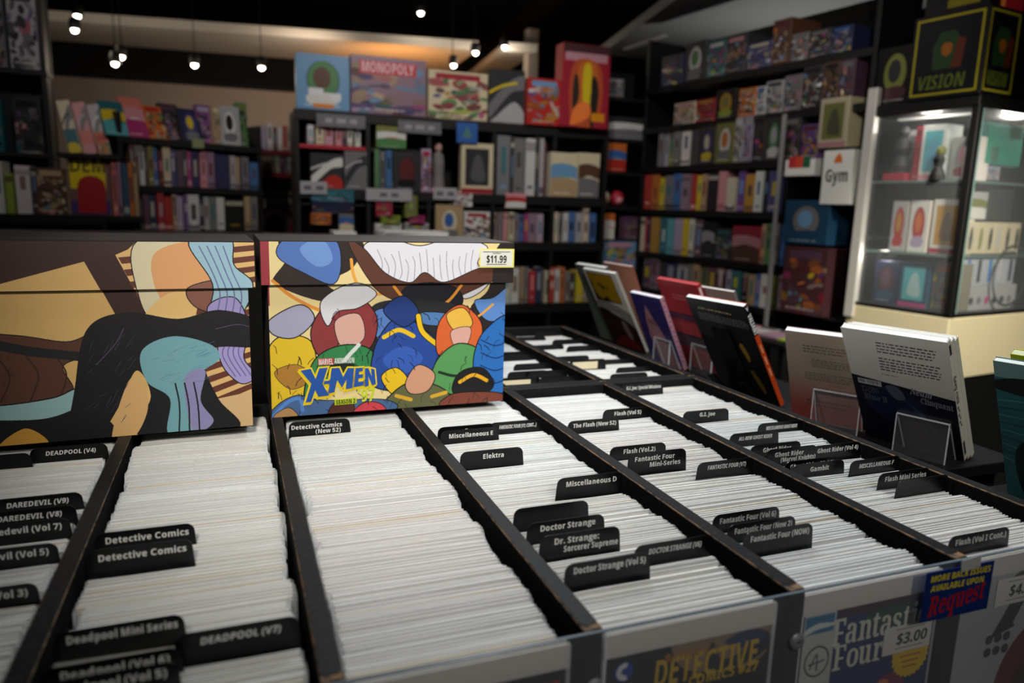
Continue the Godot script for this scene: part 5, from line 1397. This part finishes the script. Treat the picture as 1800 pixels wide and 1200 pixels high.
	carton("wall", "figure_box", "figure box", "navy blue box on the top tier of the tall shelving", 0.129, 1.022, 0, Vector3(0.175, 0.163, 0.2), "navy,blue,navy,black", 0, 0.0)
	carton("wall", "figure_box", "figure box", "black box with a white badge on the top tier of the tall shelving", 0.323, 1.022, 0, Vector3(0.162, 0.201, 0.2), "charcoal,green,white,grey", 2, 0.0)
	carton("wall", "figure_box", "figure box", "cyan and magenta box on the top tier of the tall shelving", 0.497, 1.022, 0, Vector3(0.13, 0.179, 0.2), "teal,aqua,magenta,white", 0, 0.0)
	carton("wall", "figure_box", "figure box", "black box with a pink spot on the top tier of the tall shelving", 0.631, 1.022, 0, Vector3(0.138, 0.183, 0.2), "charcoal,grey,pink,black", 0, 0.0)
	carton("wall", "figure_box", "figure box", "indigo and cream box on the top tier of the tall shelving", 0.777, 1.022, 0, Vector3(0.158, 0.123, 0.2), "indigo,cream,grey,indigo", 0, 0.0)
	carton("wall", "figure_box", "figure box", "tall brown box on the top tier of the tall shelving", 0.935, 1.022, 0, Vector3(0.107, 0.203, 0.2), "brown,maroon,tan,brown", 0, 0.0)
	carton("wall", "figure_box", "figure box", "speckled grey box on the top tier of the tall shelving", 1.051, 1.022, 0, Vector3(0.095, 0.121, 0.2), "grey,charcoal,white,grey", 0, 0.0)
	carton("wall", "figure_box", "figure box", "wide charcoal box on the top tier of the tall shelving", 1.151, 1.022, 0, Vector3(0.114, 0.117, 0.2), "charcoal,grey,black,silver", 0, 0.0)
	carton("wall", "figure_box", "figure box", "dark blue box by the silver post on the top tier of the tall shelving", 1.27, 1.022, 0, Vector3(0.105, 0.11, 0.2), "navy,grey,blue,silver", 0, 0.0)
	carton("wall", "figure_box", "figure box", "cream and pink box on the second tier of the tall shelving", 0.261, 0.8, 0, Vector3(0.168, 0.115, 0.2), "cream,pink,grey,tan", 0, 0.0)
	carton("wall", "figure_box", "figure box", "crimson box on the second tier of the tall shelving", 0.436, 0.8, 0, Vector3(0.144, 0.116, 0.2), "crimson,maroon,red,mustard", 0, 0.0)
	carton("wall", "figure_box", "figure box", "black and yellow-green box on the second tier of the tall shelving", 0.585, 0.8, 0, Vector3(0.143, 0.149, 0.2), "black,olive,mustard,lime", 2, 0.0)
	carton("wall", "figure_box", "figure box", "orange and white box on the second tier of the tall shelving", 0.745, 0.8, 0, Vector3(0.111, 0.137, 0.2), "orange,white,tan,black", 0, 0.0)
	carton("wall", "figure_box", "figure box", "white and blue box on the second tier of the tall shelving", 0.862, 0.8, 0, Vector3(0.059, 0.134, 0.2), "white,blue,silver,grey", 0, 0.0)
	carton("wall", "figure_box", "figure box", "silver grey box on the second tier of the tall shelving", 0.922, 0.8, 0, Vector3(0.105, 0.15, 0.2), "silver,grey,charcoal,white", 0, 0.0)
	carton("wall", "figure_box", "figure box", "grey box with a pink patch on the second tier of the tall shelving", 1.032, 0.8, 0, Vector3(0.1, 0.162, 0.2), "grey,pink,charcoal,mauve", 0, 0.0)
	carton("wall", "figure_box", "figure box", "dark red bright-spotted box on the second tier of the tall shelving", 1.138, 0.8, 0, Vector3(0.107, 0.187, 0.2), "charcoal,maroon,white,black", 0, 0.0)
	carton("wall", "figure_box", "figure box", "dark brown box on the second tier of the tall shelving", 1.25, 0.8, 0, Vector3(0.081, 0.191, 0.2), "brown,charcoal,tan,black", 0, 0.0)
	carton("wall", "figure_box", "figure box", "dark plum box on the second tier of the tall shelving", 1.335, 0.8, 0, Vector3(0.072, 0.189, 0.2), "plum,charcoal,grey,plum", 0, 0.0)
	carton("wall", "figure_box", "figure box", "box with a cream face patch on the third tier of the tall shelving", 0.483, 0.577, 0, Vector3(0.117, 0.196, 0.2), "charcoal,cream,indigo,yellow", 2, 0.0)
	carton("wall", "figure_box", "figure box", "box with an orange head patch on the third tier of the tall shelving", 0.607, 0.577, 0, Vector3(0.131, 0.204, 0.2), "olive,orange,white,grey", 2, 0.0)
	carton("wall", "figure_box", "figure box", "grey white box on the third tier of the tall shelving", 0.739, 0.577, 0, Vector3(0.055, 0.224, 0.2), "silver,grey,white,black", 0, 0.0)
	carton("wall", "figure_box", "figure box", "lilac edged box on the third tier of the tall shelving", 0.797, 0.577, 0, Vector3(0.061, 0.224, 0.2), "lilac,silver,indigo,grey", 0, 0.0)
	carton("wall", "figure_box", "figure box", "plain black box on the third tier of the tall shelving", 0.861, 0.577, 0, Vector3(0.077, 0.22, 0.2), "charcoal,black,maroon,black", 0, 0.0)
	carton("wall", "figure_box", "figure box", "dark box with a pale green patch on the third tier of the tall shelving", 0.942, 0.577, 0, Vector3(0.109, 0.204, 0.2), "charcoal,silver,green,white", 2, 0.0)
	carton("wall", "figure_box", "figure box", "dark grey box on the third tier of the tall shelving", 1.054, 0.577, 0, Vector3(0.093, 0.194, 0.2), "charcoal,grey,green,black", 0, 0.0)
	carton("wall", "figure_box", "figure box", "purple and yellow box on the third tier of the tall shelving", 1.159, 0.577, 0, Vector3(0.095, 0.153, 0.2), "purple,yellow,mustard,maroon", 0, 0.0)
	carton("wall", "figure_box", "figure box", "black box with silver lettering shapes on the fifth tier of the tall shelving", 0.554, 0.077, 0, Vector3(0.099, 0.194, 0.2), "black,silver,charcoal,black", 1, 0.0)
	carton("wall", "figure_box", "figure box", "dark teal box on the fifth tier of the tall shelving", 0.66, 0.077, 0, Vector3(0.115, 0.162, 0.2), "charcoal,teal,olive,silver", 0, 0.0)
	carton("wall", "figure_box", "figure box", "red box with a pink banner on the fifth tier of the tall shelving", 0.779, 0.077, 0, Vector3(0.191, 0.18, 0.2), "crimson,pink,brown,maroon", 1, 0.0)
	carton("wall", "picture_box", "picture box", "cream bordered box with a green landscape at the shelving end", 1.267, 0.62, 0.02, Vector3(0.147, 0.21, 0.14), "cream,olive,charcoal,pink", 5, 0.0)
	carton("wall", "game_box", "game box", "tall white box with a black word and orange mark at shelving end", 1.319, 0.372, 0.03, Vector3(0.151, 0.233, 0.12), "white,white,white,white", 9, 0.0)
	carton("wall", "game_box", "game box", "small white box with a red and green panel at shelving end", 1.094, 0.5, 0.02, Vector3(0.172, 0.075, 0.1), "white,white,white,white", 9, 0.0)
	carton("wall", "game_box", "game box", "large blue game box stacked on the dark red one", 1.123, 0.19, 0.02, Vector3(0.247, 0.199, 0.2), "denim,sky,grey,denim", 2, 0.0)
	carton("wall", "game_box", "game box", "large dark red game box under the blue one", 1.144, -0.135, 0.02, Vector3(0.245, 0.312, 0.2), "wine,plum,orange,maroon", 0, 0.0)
	for o in get_children():
		if not o.has_meta("label"): continue
		var l: String = o.get_meta("label")
		if l.begins_with("wide board game with a red title banner"):
			patch(o, Color(.74, .18, .24), Vector2(0.29, 0.066), Vector2(-0.005, 0.225), "title_banner")
			lettering(o, "MONOPOLY", Vector3(-0.005, 0.225, 0.0014), 0.07, 0.265, paint(Color(.9, .75, .78), 0.5), 0, false, Basis(), 0.0006)
		if l.begins_with("square blue board game"):
			for k in 2: patch(o, Color(.88, .88, .9), Vector2([0.07, 0.05][k], 0.035), Vector2([-0.035, 0.06][k], 0.085 - 0.02 * k), "title_patch")
			patch(o, Color(.85, .5, .15), Vector2(0.1, 0.02), Vector2(0, 0.02), "title_patch")
		if l.begins_with("tall white box with a black word"):
			lettering(o, "Gym", Vector3(0.0, 0.115, 0.0006), 0.075, 0.11, paint(Color(.1, .1, .1), 0.6), 0, false, Basis(), 0.0006)
			part("orange_mark", prism(PackedVector2Array([Vector2(-.022, -.016), Vector2(.024, -.016), Vector2(.016, .012), Vector2(.004, .026), Vector2(-.014, .008)]), 0.0008), hue("orange"), o, Vector3(0.0, 0.195, 0.0008))
		if l.begins_with("small white box with a red and green"):
			for k in 3: patch(o, [Color(.75, .2, .2), Color(.85, .3, .22), Color(.12, .4, .28)][k], Vector2(0.04, 0.05), Vector2(-0.042 + k * 0.041, 0.062), "colour_panel")

func showcase_goods() -> void:
	var W := "wall"
	var T := "on the upper glass shelf of the showcase"
	var fig := thing("figurine", "dark seated figurine on a grey base %s" % T, "figurine", place(W, 1.63, 0.472, -0.06), frames[W].basis)
	part("base", box(Vector3(0.10, 0.03, 0.08), .003), hue("crimson"), fig, Vector3(0, 0.015, 0))
	part("figure", lathe(PackedVector2Array([Vector2(0.032, 0.03), Vector2(0.036, 0.06), Vector2(0.026, 0.10), Vector2(0.034, 0.13), Vector2(0.030, 0.16), Vector2(0.014, 0.175), Vector2(0.02, 0.195), Vector2(0.016, 0.215), Vector2(0, 0.222)]), 18), hue("charcoal"), fig)
	carton(W, "figure_box", "figure box", "grey window box behind the dark figurine %s" % T, 1.60, 0.472, -0.12, Vector3(0.11, 0.21, 0.1), "silver,grey,charcoal,silver", 5)
	carton(W, "figure_box", "figure box", "aqua window box with a crimson side %s" % T, 1.722, 0.472, -0.04, Vector3(0.10, 0.215, 0.10), "white,aqua,sky,pink", 5)
	carton(W, "figure_box", "figure box", "narrow crimson box beside the aqua one %s" % T, 1.692, 0.472, -0.042, Vector3(0.028, 0.212, 0.10), "crimson,maroon,red,crimson", 0)
	carton(W, "figure_box", "figure box", "white window box with a pale figure print %s" % T, 1.83, 0.472, -0.07, Vector3(0.09, 0.165, 0.1), "white,pink,silver,crimson", 2)
	var f2 := thing("figurine", "black figurine with a green head %s" % T, "figurine", place(W, 1.815, 0.472, -0.02), frames[W].basis)
	part("figure", lathe(PackedVector2Array([Vector2(0.03, 0), Vector2(0.028, 0.02), Vector2(0.016, 0.05), Vector2(0.022, 0.08), Vector2(0.012, 0.1), Vector2(0, 0.104)]), 16), hue("black"), f2)
	part("head", blob(Vector3.ONE), hue("olive"), f2, Vector3(0.005, 0.11, 0), Basis().scaled(Vector3(0.018, 0.021, 0.018)))
	T = "on the lower glass shelf of the showcase"
	carton(W, "figure_box", "figure box", "red and white box with a yellow shape %s" % T, 1.625, 0.185, -0.05, Vector3(0.07, 0.205, 0.09), "silver,mustard,red,red", 2)
	carton(W, "figure_box", "figure box", "red sided white box with an orange shape %s" % T, 1.704, 0.185, -0.05, Vector3(0.083, 0.208, 0.09), "white,orange,red,lilac", 2)
	carton(W, "figure_box", "figure box", "white box with brown figure and red foot %s" % T, 1.80, 0.185, -0.05, Vector3(0.115, 0.213, 0.09), "white,mustard,brown,crimson", 5)
	carton(W, "figure_box", "figure box", "beige box standing behind the red sided boxes %s" % T, 1.67, 0.185, -0.2, Vector3(0.15, 0.27, 0.08), "cream,olive,tan,yellow", 1)
	T = "on the floor of the showcase"
	carton(W, "figure_box", "figure box", "plum and blue box with a hooded shape %s" % T, 1.575, -0.0395, -0.05, Vector3(0.115, 0.18, 0.12), "navy,plum,wine,denim", 2)
	carton(W, "figure_box", "figure box", "box with a pale blue figure print and magenta foot %s" % T, 1.70, -0.0395, -0.04, Vector3(0.125, 0.185, 0.12), "denim,aqua,white,magenta", 5)
	carton(W, "figure_box", "figure box", "grey box with a yellow patch %s" % T, 1.835, -0.0395, -0.05, Vector3(0.085, 0.19, 0.12), "grey,yellow,orange,silver", 0)
	# dark boxes on its crown
	var vis := carton(W, "figure_box", "figure box", "big dark box with yellow border and green lettering on the showcase", 1.672, 0.7785, 0.02, Vector3(0.285, 0.31, 0.21), "black,black,black,black", 9)
	for sidewise in 2:
		var holder := part("printed_side", box(Vector3(0.27 if sidewise == 0 else 0.195, 0.296, 0.0006)), paint(Color(.07, .07, .1), 0.4), vis, Vector3(0, 0.155, 0.0004) if sidewise == 0 else Vector3(0.1432, 0.155, -0.105), Basis(Vector3.UP, 0 if sidewise == 0 else PI / 2))
		var w := 0.25 if sidewise == 0 else 0.18
		var yl := paint(Color(.66, .62, .12), 0.4)
		for k in 2:
			part("border", box(Vector3(w, 0.008, 0.0006)), yl, holder, Vector3(0, 0.138 - k * 0.276, 0.0005))
			part("border", box(Vector3(0.008, 0.284, 0.0006)), yl, holder, Vector3((k - 0.5) * w, 0, 0.0005))
		part("print_shape", prism(PackedVector2Array([Vector2(-.05, -.06), Vector2(.05, -.06), Vector2(.06, .02), Vector2(.03, .075), Vector2(-.03, .075), Vector2(-.055, .02)]), 0.0005), paint(Color(.12, .24, .12), 0.5), holder, Vector3(0, 0.01, 0.0008))
		part("print_shape", prism(PackedVector2Array([Vector2(.02, -.05), Vector2(.06, -.05), Vector2(.07, .05), Vector2(.04, .06)]), 0.0005), paint(Color(.36, .14, .06), 0.5), holder, Vector3(0, 0.0, 0.001))
		part("print_shape", prism(PackedVector2Array([Vector2(-.022, .012), Vector2(-.014, .026), Vector2(.014, .026), Vector2(.022, .012), Vector2(.018, -.012), Vector2(0, -.024), Vector2(-.018, -.012)]), 0.0005), paint(Color(.6, .34, .05), 0.5), holder, Vector3(0, 0.018, 0.0013))
		lettering(holder, "VISION", Vector3(-0.01, -0.095, 0.0012), 0.07, w * 0.72, paint(Color(.36, .42, .1), 0.5), 0.12, false, Basis(), 0.0006)
	carton(W, "figure_box", "figure box", "dim black box with a helmeted shape on the showcase", 1.50, 0.7785, -0.02, Vector3(0.165, 0.23, 0.18), "black,charcoal,olive,wine", 2)
	var up1 := carton(W, "figure_box", "figure box", "black box with a yellow word stacked on the big bordered one", 1.70, 1.0895, 0.01, Vector3(0.24, 0.16, 0.08), "black,black,black,black", 9)
	carton(W, "figure_box", "figure box", "red banded box on top of the bordered box behind the black one", 1.70, 1.0895, -0.08, Vector3(0.25, 0.13, 0.12), "crimson,red,orange,yellow", 1)
	patch(up1, Color(.5, .46, .08), Vector2(0.12, 0.03), Vector2(0.03, 0.03), "title_patch")
	# packaged goods seen through the end pane; frame turned to face along the wall
	frames["end"] = Transform3D(Basis(-frames[W].basis.z, Vector3.UP, frames[W].basis.x), place(W, 1.93, 0.0))
	T = "behind the showcase end pane"
	carton("end", "blister_pack", "toy pack", "jade green packaged toy %s" % T, 0.13, 0.535, -0.01, Vector3(0.26, 0.16, 0.03), "teal,green,aqua,green", 9)
	var jade := get_child(get_child_count() - 1)
	patch(jade, Color(.05, .58, .48), Vector2(0.24, 0.15), Vector2(0, 0.08))
	patch(jade, Color(.55, .68, .62), Vector2(0.05, 0.06), Vector2(-0.06, 0.04))
	patch(jade, Color(.35, .27, .1), Vector2(0.09, 0.05), Vector2(0.07, 0.13))
	carton("end", "blister_pack", "toy pack", "small dark packaged toy at the post %s" % T, 0.055, 0.60, -0.015, Vector3(0.05, 0.1, 0.03), "charcoal,grey,maroon,charcoal", 0)
	carton("end", "blister_pack", "toy pack", "white card with a red and green print %s" % T, 0.05, 0.478, -0.012, Vector3(0.07, 0.115, 0.03), "white,crimson,green,cream", 0)
	carton("end", "blister_pack", "toy pack", "card of tiny figures under the jade pack %s" % T, 0.13, 0.478, -0.012, Vector3(0.13, 0.052, 0.03), "silver,mauve,sky,maroon", 0)
	carton("end", "blister_pack", "toy pack", "pale flat pack with an olive window %s" % T, 0.075, 0.325, -0.012, Vector3(0.13, 0.105, 0.03), "silver,olive,white,olive", 1)
	carton("end", "blister_pack", "toy pack", "plain dark square pack %s" % T, 0.225, 0.325, -0.012, Vector3(0.16, 0.12, 0.03), "charcoal,black,charcoal,black", 9)
	carton("end", "blister_pack", "toy pack", "crimson edged box at the post %s" % T, 0.05, 0.20, -0.015, Vector3(0.035, 0.12, 0.05), "crimson,white,red,crimson", 9)
	for k in 6:
		carton("end", "figure_card", "figure card", "pale card with slim dark figure, %s in the row %s" % [ORD[k], T], 0.095 + k * 0.064, 0.19, -0.012, Vector3(0.058, 0.125, 0.012), "cream,charcoal,grey,cream", 9)
		var cd := get_child(get_child_count() - 1)
		part("figure_shape", prism(PackedVector2Array([Vector2(-.008, -.045), Vector2(.006, -.045), Vector2(.012, -.005), Vector2(.008, .03), Vector2(.002, .042), Vector2(-.006, .032), Vector2(-.011, 0)]), 0.001), [hue("charcoal"), hue("olive"), hue("black"), hue("silver"), hue("charcoal"), hue("black")][k], cd, Vector3(0.004 * (k % 3), 0.063, 0.0012))
	for k in 5:
		carton("end", "figure_card", "figure card", "pale card with %s figure, %s on the floor %s" % [["blue", "black", "sky blue", "white", "navy"][k], ORD[k], T], 0.10 + k * 0.075, 0.062, -0.012, Vector3(0.07, 0.115, 0.012), "silver,sky,grey,cream", 9)
		var cd := get_child(get_child_count() - 1)
		patch(cd, [Color(.3, .5, .75), Color(.12, .13, .14), Color(.2, .5, .8), Color(.8, .8, .8), Color(.12, .16, .3)][k], Vector2(0.02, 0.09), Vector2(0.004, 0.06))
	var ring := part("window_decal", prism(ring_outline(0.128, 0.116), 0.001), paint(Color(.22, .24, .25), 0.4), self, place("end", 0.40, 0.10, 0.012), frames["end"].basis)
	tag(ring, "large dark ring decal on the end pane of the showcase", "decal")
	carton("end", "figure_card", "figure card", "pale base card with colourful dots along the foot %s" % T, 0.09, -0.0395, -0.012, Vector3(0.42, 0.10, 0.02), "silver,grey,white,silver", 9)
	var strip := get_child(get_child_count() - 1)
	for k in 7: part("printed_dot", lathe(PackedVector2Array([Vector2(0.015, 0), Vector2(0.015, 0.0008), Vector2(0, 0.0008)]), 16), hue(["green", "charcoal", "grey", "magenta", "black", "charcoal", "grey"][k]), strip, Vector3(-0.17 + k * 0.055, 0.04, 0.0004), Basis(Vector3.RIGHT, PI / 2))

func ring_outline(r1: float, r0: float) -> PackedVector2Array:
	var p := PackedVector2Array()
	for k in 49: p.append(Vector2.from_angle(TAU * k / 48.0 * 0.999) * r1)
	for k in 49: p.append(Vector2.from_angle(TAU * (48 - k) / 48.0 * 0.999) * r0)
	return p

func small_things() -> void:
	# books and boxes on the near low bookcase
	spines("near", 0.232, 0.16, "low bookcase, counted toward the red-arched book", "spines on the low bookcase", "white -800 42 220|lime -752 30 170|white -716 56 205|charcoal -656 20 200")
	var dem := carton("near", "comic_album", "book", "yellow book with a red arch on the low bookcase", -0.515, 0.232, 0.0, Vector3(0.165, 0.255, 0.03), "plum,yellow,crimson,purple", 9, 0.08)
	patch(dem, Color(.86, .78, .06), Vector2(0.14, 0.13), Vector2(-0.006, 0.18))
	patch(dem, Color(.25, .16, .42), Vector2(0.15, 0.06), Vector2(0, 0.035))
	var arch := PackedVector2Array([Vector2(-.055, 0), Vector2(.055, 0)])
	for k in 13: arch.append(Vector2(cos(PI * k / 12.0) * 0.055, 0.115 + sin(PI * k / 12.0) * 0.048))
	part("arch_shape", prism(arch, 0.0008), paint(Color(.62, .03, .06), 0.5), dem, Vector3(0.006, 0.01, 0.002))
	lettering(dem, "DEM", Vector3(-0.004, 0.218, 0.002), 0.085, 0.135, paint(Color(.36, .3, .05), 0.5), 0, false, Basis(), 0.0006)
	carton("near", "comic_album", "book", "tan patterned book beside the red-arched one on low bookcase", -0.64, 0.232, -0.01, Vector3(0.115, 0.2, 0.02), "brown,tan,charcoal,cream", 0, 0.06)
	spines("near", 0.232, 0.09, "low bookcase past the red-arched book", "last spines on the low bookcase", "salmon -346 22 245|mauve -322 16 238|denim -304 24 232|orange -278 18 236|tan -258 14 240")
	carton("near", "picture_box", "box", "pale boxes' upper carton below the white spines on low bookcase", -0.79, 0.025, 0.0, Vector3(0.17, 0.10, 0.2), "silver,grey,white,silver", 1)
	carton("near", "picture_box", "box", "orange-pink carton on the lower board of the low bookcase", -0.56, 0.025, 0.0, Vector3(0.14, 0.09, 0.2), "salmon,mustard,tan,orange", 1)
	# wrapped boxes on the dim rack
	var spots := [[-0.86, 0.885, "grey"], [-0.735, 0.885, "silver"], [-0.90, 0.505, "teal"], [-0.745, 0.505, "charcoal"]]
	for k in 4:
		carton("near", "figure_box", "figure box", "dim %s wrapped box on the %s board of the edge display rack" % [spots[k][2], "upper" if k < 2 else "lower"], spots[k][0], spots[k][1] - 0.023, -0.212, Vector3(0.11, [0.32, 0.34, 0.24, 0.26][k], 0.08), spots[k][2] + ",charcoal,grey,black", 0)
	for k in 3:
		carton("near", "comic_album", "book", "%s slanting comic album at the end of the low bookcase" % ["cream edged", "pale rose", "silver white"][k], -0.505 + k * 0.052, 0.50, -0.03 - k * 0.04, Vector3(0.05, 0.235, 0.02), ["cream,charcoal,grey,cream", "pink,silver,grey,mauve", "silver,white,grey,sky"][k], 3, 0.2).rotate_object_local(Vector3(0, 0, 1), 0.2)
	var hl := part("album_ledge", box(Vector3(0.24, 0.02, 0.26), .002), shelf_black, self, place("near", -0.43, 0.489, -0.12))
	tag(hl, "short black ledge under the slanting comic albums", "ledge")
	part("ledge_bracket", box(Vector3(0.03, RIM + 0.48, 0.02), .002), shelf_black, hl, Vector3(0, -(RIM + 0.48) * 0.5 - 0.01, -0.11))
	# navy slipcase on its rack at the very edge
	var rack := thing("slipcase_rack", "black floor rack just entering the frame beside the striped box", "rack", Vector3(-0.60, 0, -1.42))
	part("shelf_board", box(Vector3(0.42, 0.012, 0.2), .001), shelf_black, rack, Vector3(0, RIM + 0.392, 0))
	part("stem", box(Vector3(0.05, RIM + 0.385, 0.04), .002), shelf_black, rack, Vector3(-0.1, (RIM + 0.385) * 0.5, 0))
	part("foot", box(Vector3(0.4, 0.02, 0.3), .002), shelf_black, rack, Vector3(-0.1, 0.01, 0))
	var slip := thing("slipcase", "tilted navy slipcase with a white scribble mark at the picture's edge", "book", Vector3(-0.45, RIM + 0.399, -1.40), Basis(Vector3(0, 0, 1), 0.14) * Basis(Vector3.UP, 0.2))
	part("case", box(Vector3(0.17, 0.26, 0.05), .002), paint(Color(.07, .1, .17), 0.25), slip, Vector3(-0.085, 0.142, -0.02))
	part("foot_band", box(Vector3(0.1702, 0.07, 0.0502), .002), paint(Color(.03, .03, .035), 0.25), slip, Vector3(-0.085, 0.048, -0.02))
	for k in 3: part("scribble", box(Vector3(0.0022, 0.012 + 0.006 * (k % 2), 0.0006)), ink_white, slip, Vector3(-0.02 + 0.006 * k, 0.035, 0.0056), Basis(Vector3(0, 0, 1), -0.3 + 0.3 * k))
	# white toys on the red rack
	var toy := thing("plush_toy", "white rounded plush arching over a dark box on the red rack", "plush toy", place("red", 0.40, 0.06, -0.02))
	var arc := begin()
	for k in 12:
		var a0 := PI * k / 11.0
		add_box(arc, Vector3(cos(a0) * 0.075, 0.12 + sin(a0) * 0.07, 0), Vector3(0.045, 0.05, 0.06), 0.016, Basis(Vector3(0, 0, 1), a0))
	for sd in [-1.0, 1.0]: add_box(arc, Vector3(sd * 0.075, 0.062, 0), Vector3(0.045, 0.123, 0.06), 0.016)
	part("body", arc.commit(), paint(Color(.9, .84, .82), 0.9), toy)
	part("red_patch", box(Vector3(0.018, 0.08, 0.002)), hue("crimson"), toy, Vector3(0.088, 0.09, 0.0305))
	part("dark_box", box(Vector3(0.09, 0.12, 0.05), .003), shelf_black, toy, Vector3(0, 0.0605, -0.01))
	carton("red", "small_box", "box", "white carton stacked over the plush toy on the red rack", 0.345, 0.27, 0.0, Vector3(0.24, 0.06, 0.12), "white,silver,white,white", 1)
	carton("red", "small_box", "box", "olive carton on top of the white one on red rack", 0.36, 0.3305, -0.005, Vector3(0.2, 0.05, 0.12), "olive,tan,cream,olive", 1)
	# statuette in the third cubby
	var stt := thing("statuette", "grey robed statuette standing in the third cubby", "figurine", place("back", 1.20, 0.385, -0.07))
	part("plinth", lathe(PackedVector2Array([Vector2(0.045, 0), Vector2(0.045, 0.02), Vector2(0.038, 0.026), Vector2(0, 0.026)]), 20), hue("pink"), stt)
	part("robe", lathe(PackedVector2Array([Vector2(0.036, 0.026), Vector2(0.03, 0.09), Vector2(0.034, 0.15), Vector2(0.028, 0.2), Vector2(0.012, 0.215), Vector2(0, 0.216)]), 18), paint(Color(.5, .48, .47), 0.7), stt)
	part("head", blob(Vector3.ONE), paint(Color(.75, .6, .55), 0.7), stt, Vector3(0, 0.236, 0), Basis().scaled(Vector3(0.021, 0.026, 0.022)))
	# two round toys in the corner column
	for k in 2:
		var b := thing("round_toy", ["cream rounded toy in the dark corner column", "red rounded toy with a pink face in the dark corner column"][k], "toy", place("corner", [2.26, 2.355][k], 0.34, -0.06))
		part("body", blob(Vector3.ONE), [hue("cream"), hue("crimson")][k], b, Vector3(0, 0.048, 0), Basis().scaled(Vector3(0.044, 0.048, 0.044)))
		part("face", blob(Vector3.ONE), [hue("tan"), hue("pink")][k], b, Vector3(0, 0.04, 0.02), Basis().scaled(Vector3(0.028, 0.026, 0.03)))
	# magazines on the low board by the tall shelving
	var tb := thing("low_table", "dark low table at the foot of the tall shelving", "table", place("wall", 1.22, -RIM, 0.24), frames["wall"].basis)
	part("table_top", box(Vector3(0.62, 0.02, 0.34), .002), shelf_black, tb, Vector3(0, RIM - 0.222, 0))
	for k in 4: part("leg", box(Vector3(0.03, RIM - 0.232, 0.03), .002), shelf_black, tb, Vector3([-0.28, 0.28, -0.28, 0.28][k], (RIM - 0.232) * 0.5, [-0.14, -0.14, 0.14, 0.14][k]))
	for k in 5:
		var mg := part("magazine", box(Vector3(0.11, 0.006 + 0.003 * (k % 2), 0.2), .0005), hue(["cream", "pink", "silver", "mauve", "lime"][k]), self, place("wall", 0.97 + k * 0.125, -0.2075, 0.24), frames["wall"].basis * Basis(Vector3.UP, 0.1 * (k - 2)))
		tag(mg, "%s magazine lying on the dark low table" % ["cream", "pink", "silver", "mauve", "lime"][k], "magazine")
		part("title_strip", box(Vector3(0.09, 0.0006, 0.03)), hue("charcoal"), mg, Vector3(0, 0.0045 if k % 2 == 0 else 0.0055, -0.07))
	# hanging lamps
	var at := [Vector3(1.42, 1.62, -4.8), Vector3(2.04, 1.46, -4.8), Vector3(1.82, 1.40, -4.8), Vector3(1.66, 1.30, -4.8), Vector3(0.37, 1.17, -4.8), Vector3(-0.03, 1.15, -4.8), Vector3(-0.44, 1.16, -4.8), Vector3(-0.47, 1.11, -4.75), Vector3(-0.66, 1.37, -4.8), Vector3(-0.67, 1.28, -4.75)]
	var spotwords := ["above the red-bannered board game", "beside the pale pillar", "over the dark grey board game", "over the cream board game", "first from the cubby unit over the pale partition", "second from the cubby unit over the pale partition", "upper of the close pair over the pale partition", "lower of the close pair over the pale partition", "upper of the pair by the dim display rack", "lower of the pair by the dim display rack"]
	for k in at.size():
		var p: Vector3 = at[k]
		var l := thing("track_lamp", "glowing lamp on a thin stem, %s" % spotwords[k], "lamp", Vector3(p.x, RIM + p.y, p.z))
		part("stem", box(Vector3(0.005, 1.9 - p.y - 0.02, 0.005)), shelf_black, l, Vector3(0, (1.9 - p.y - 0.02) * 0.5 + 0.03, -0.02))
		part("housing", lathe(PackedVector2Array([Vector2(0.03, -0.005), Vector2(0.034, 0.03), Vector2(0.026, 0.06), Vector2(0, 0.064)]), 18), shelf_black, l)
		part("bulb", blob(Vector3.ONE), lamp_face(Color(1, .95, .88), 14.0), l, Vector3(0, -0.008, 0.012), Basis().scaled(Vector3(0.019, 0.018, 0.019)))
		var om := OmniLight3D.new()
		om.name = "lamp_glow"
		om.light_color = Color(1, .92, .82)
		om.light_energy = 0.03
		om.light_size = 0.03
		om.omni_range = 12.0
		om.omni_attenuation = 2.0
		om.shadow_enabled = true
		om.position = Vector3(0, -0.06, 0.03)
		l.add_child(om)
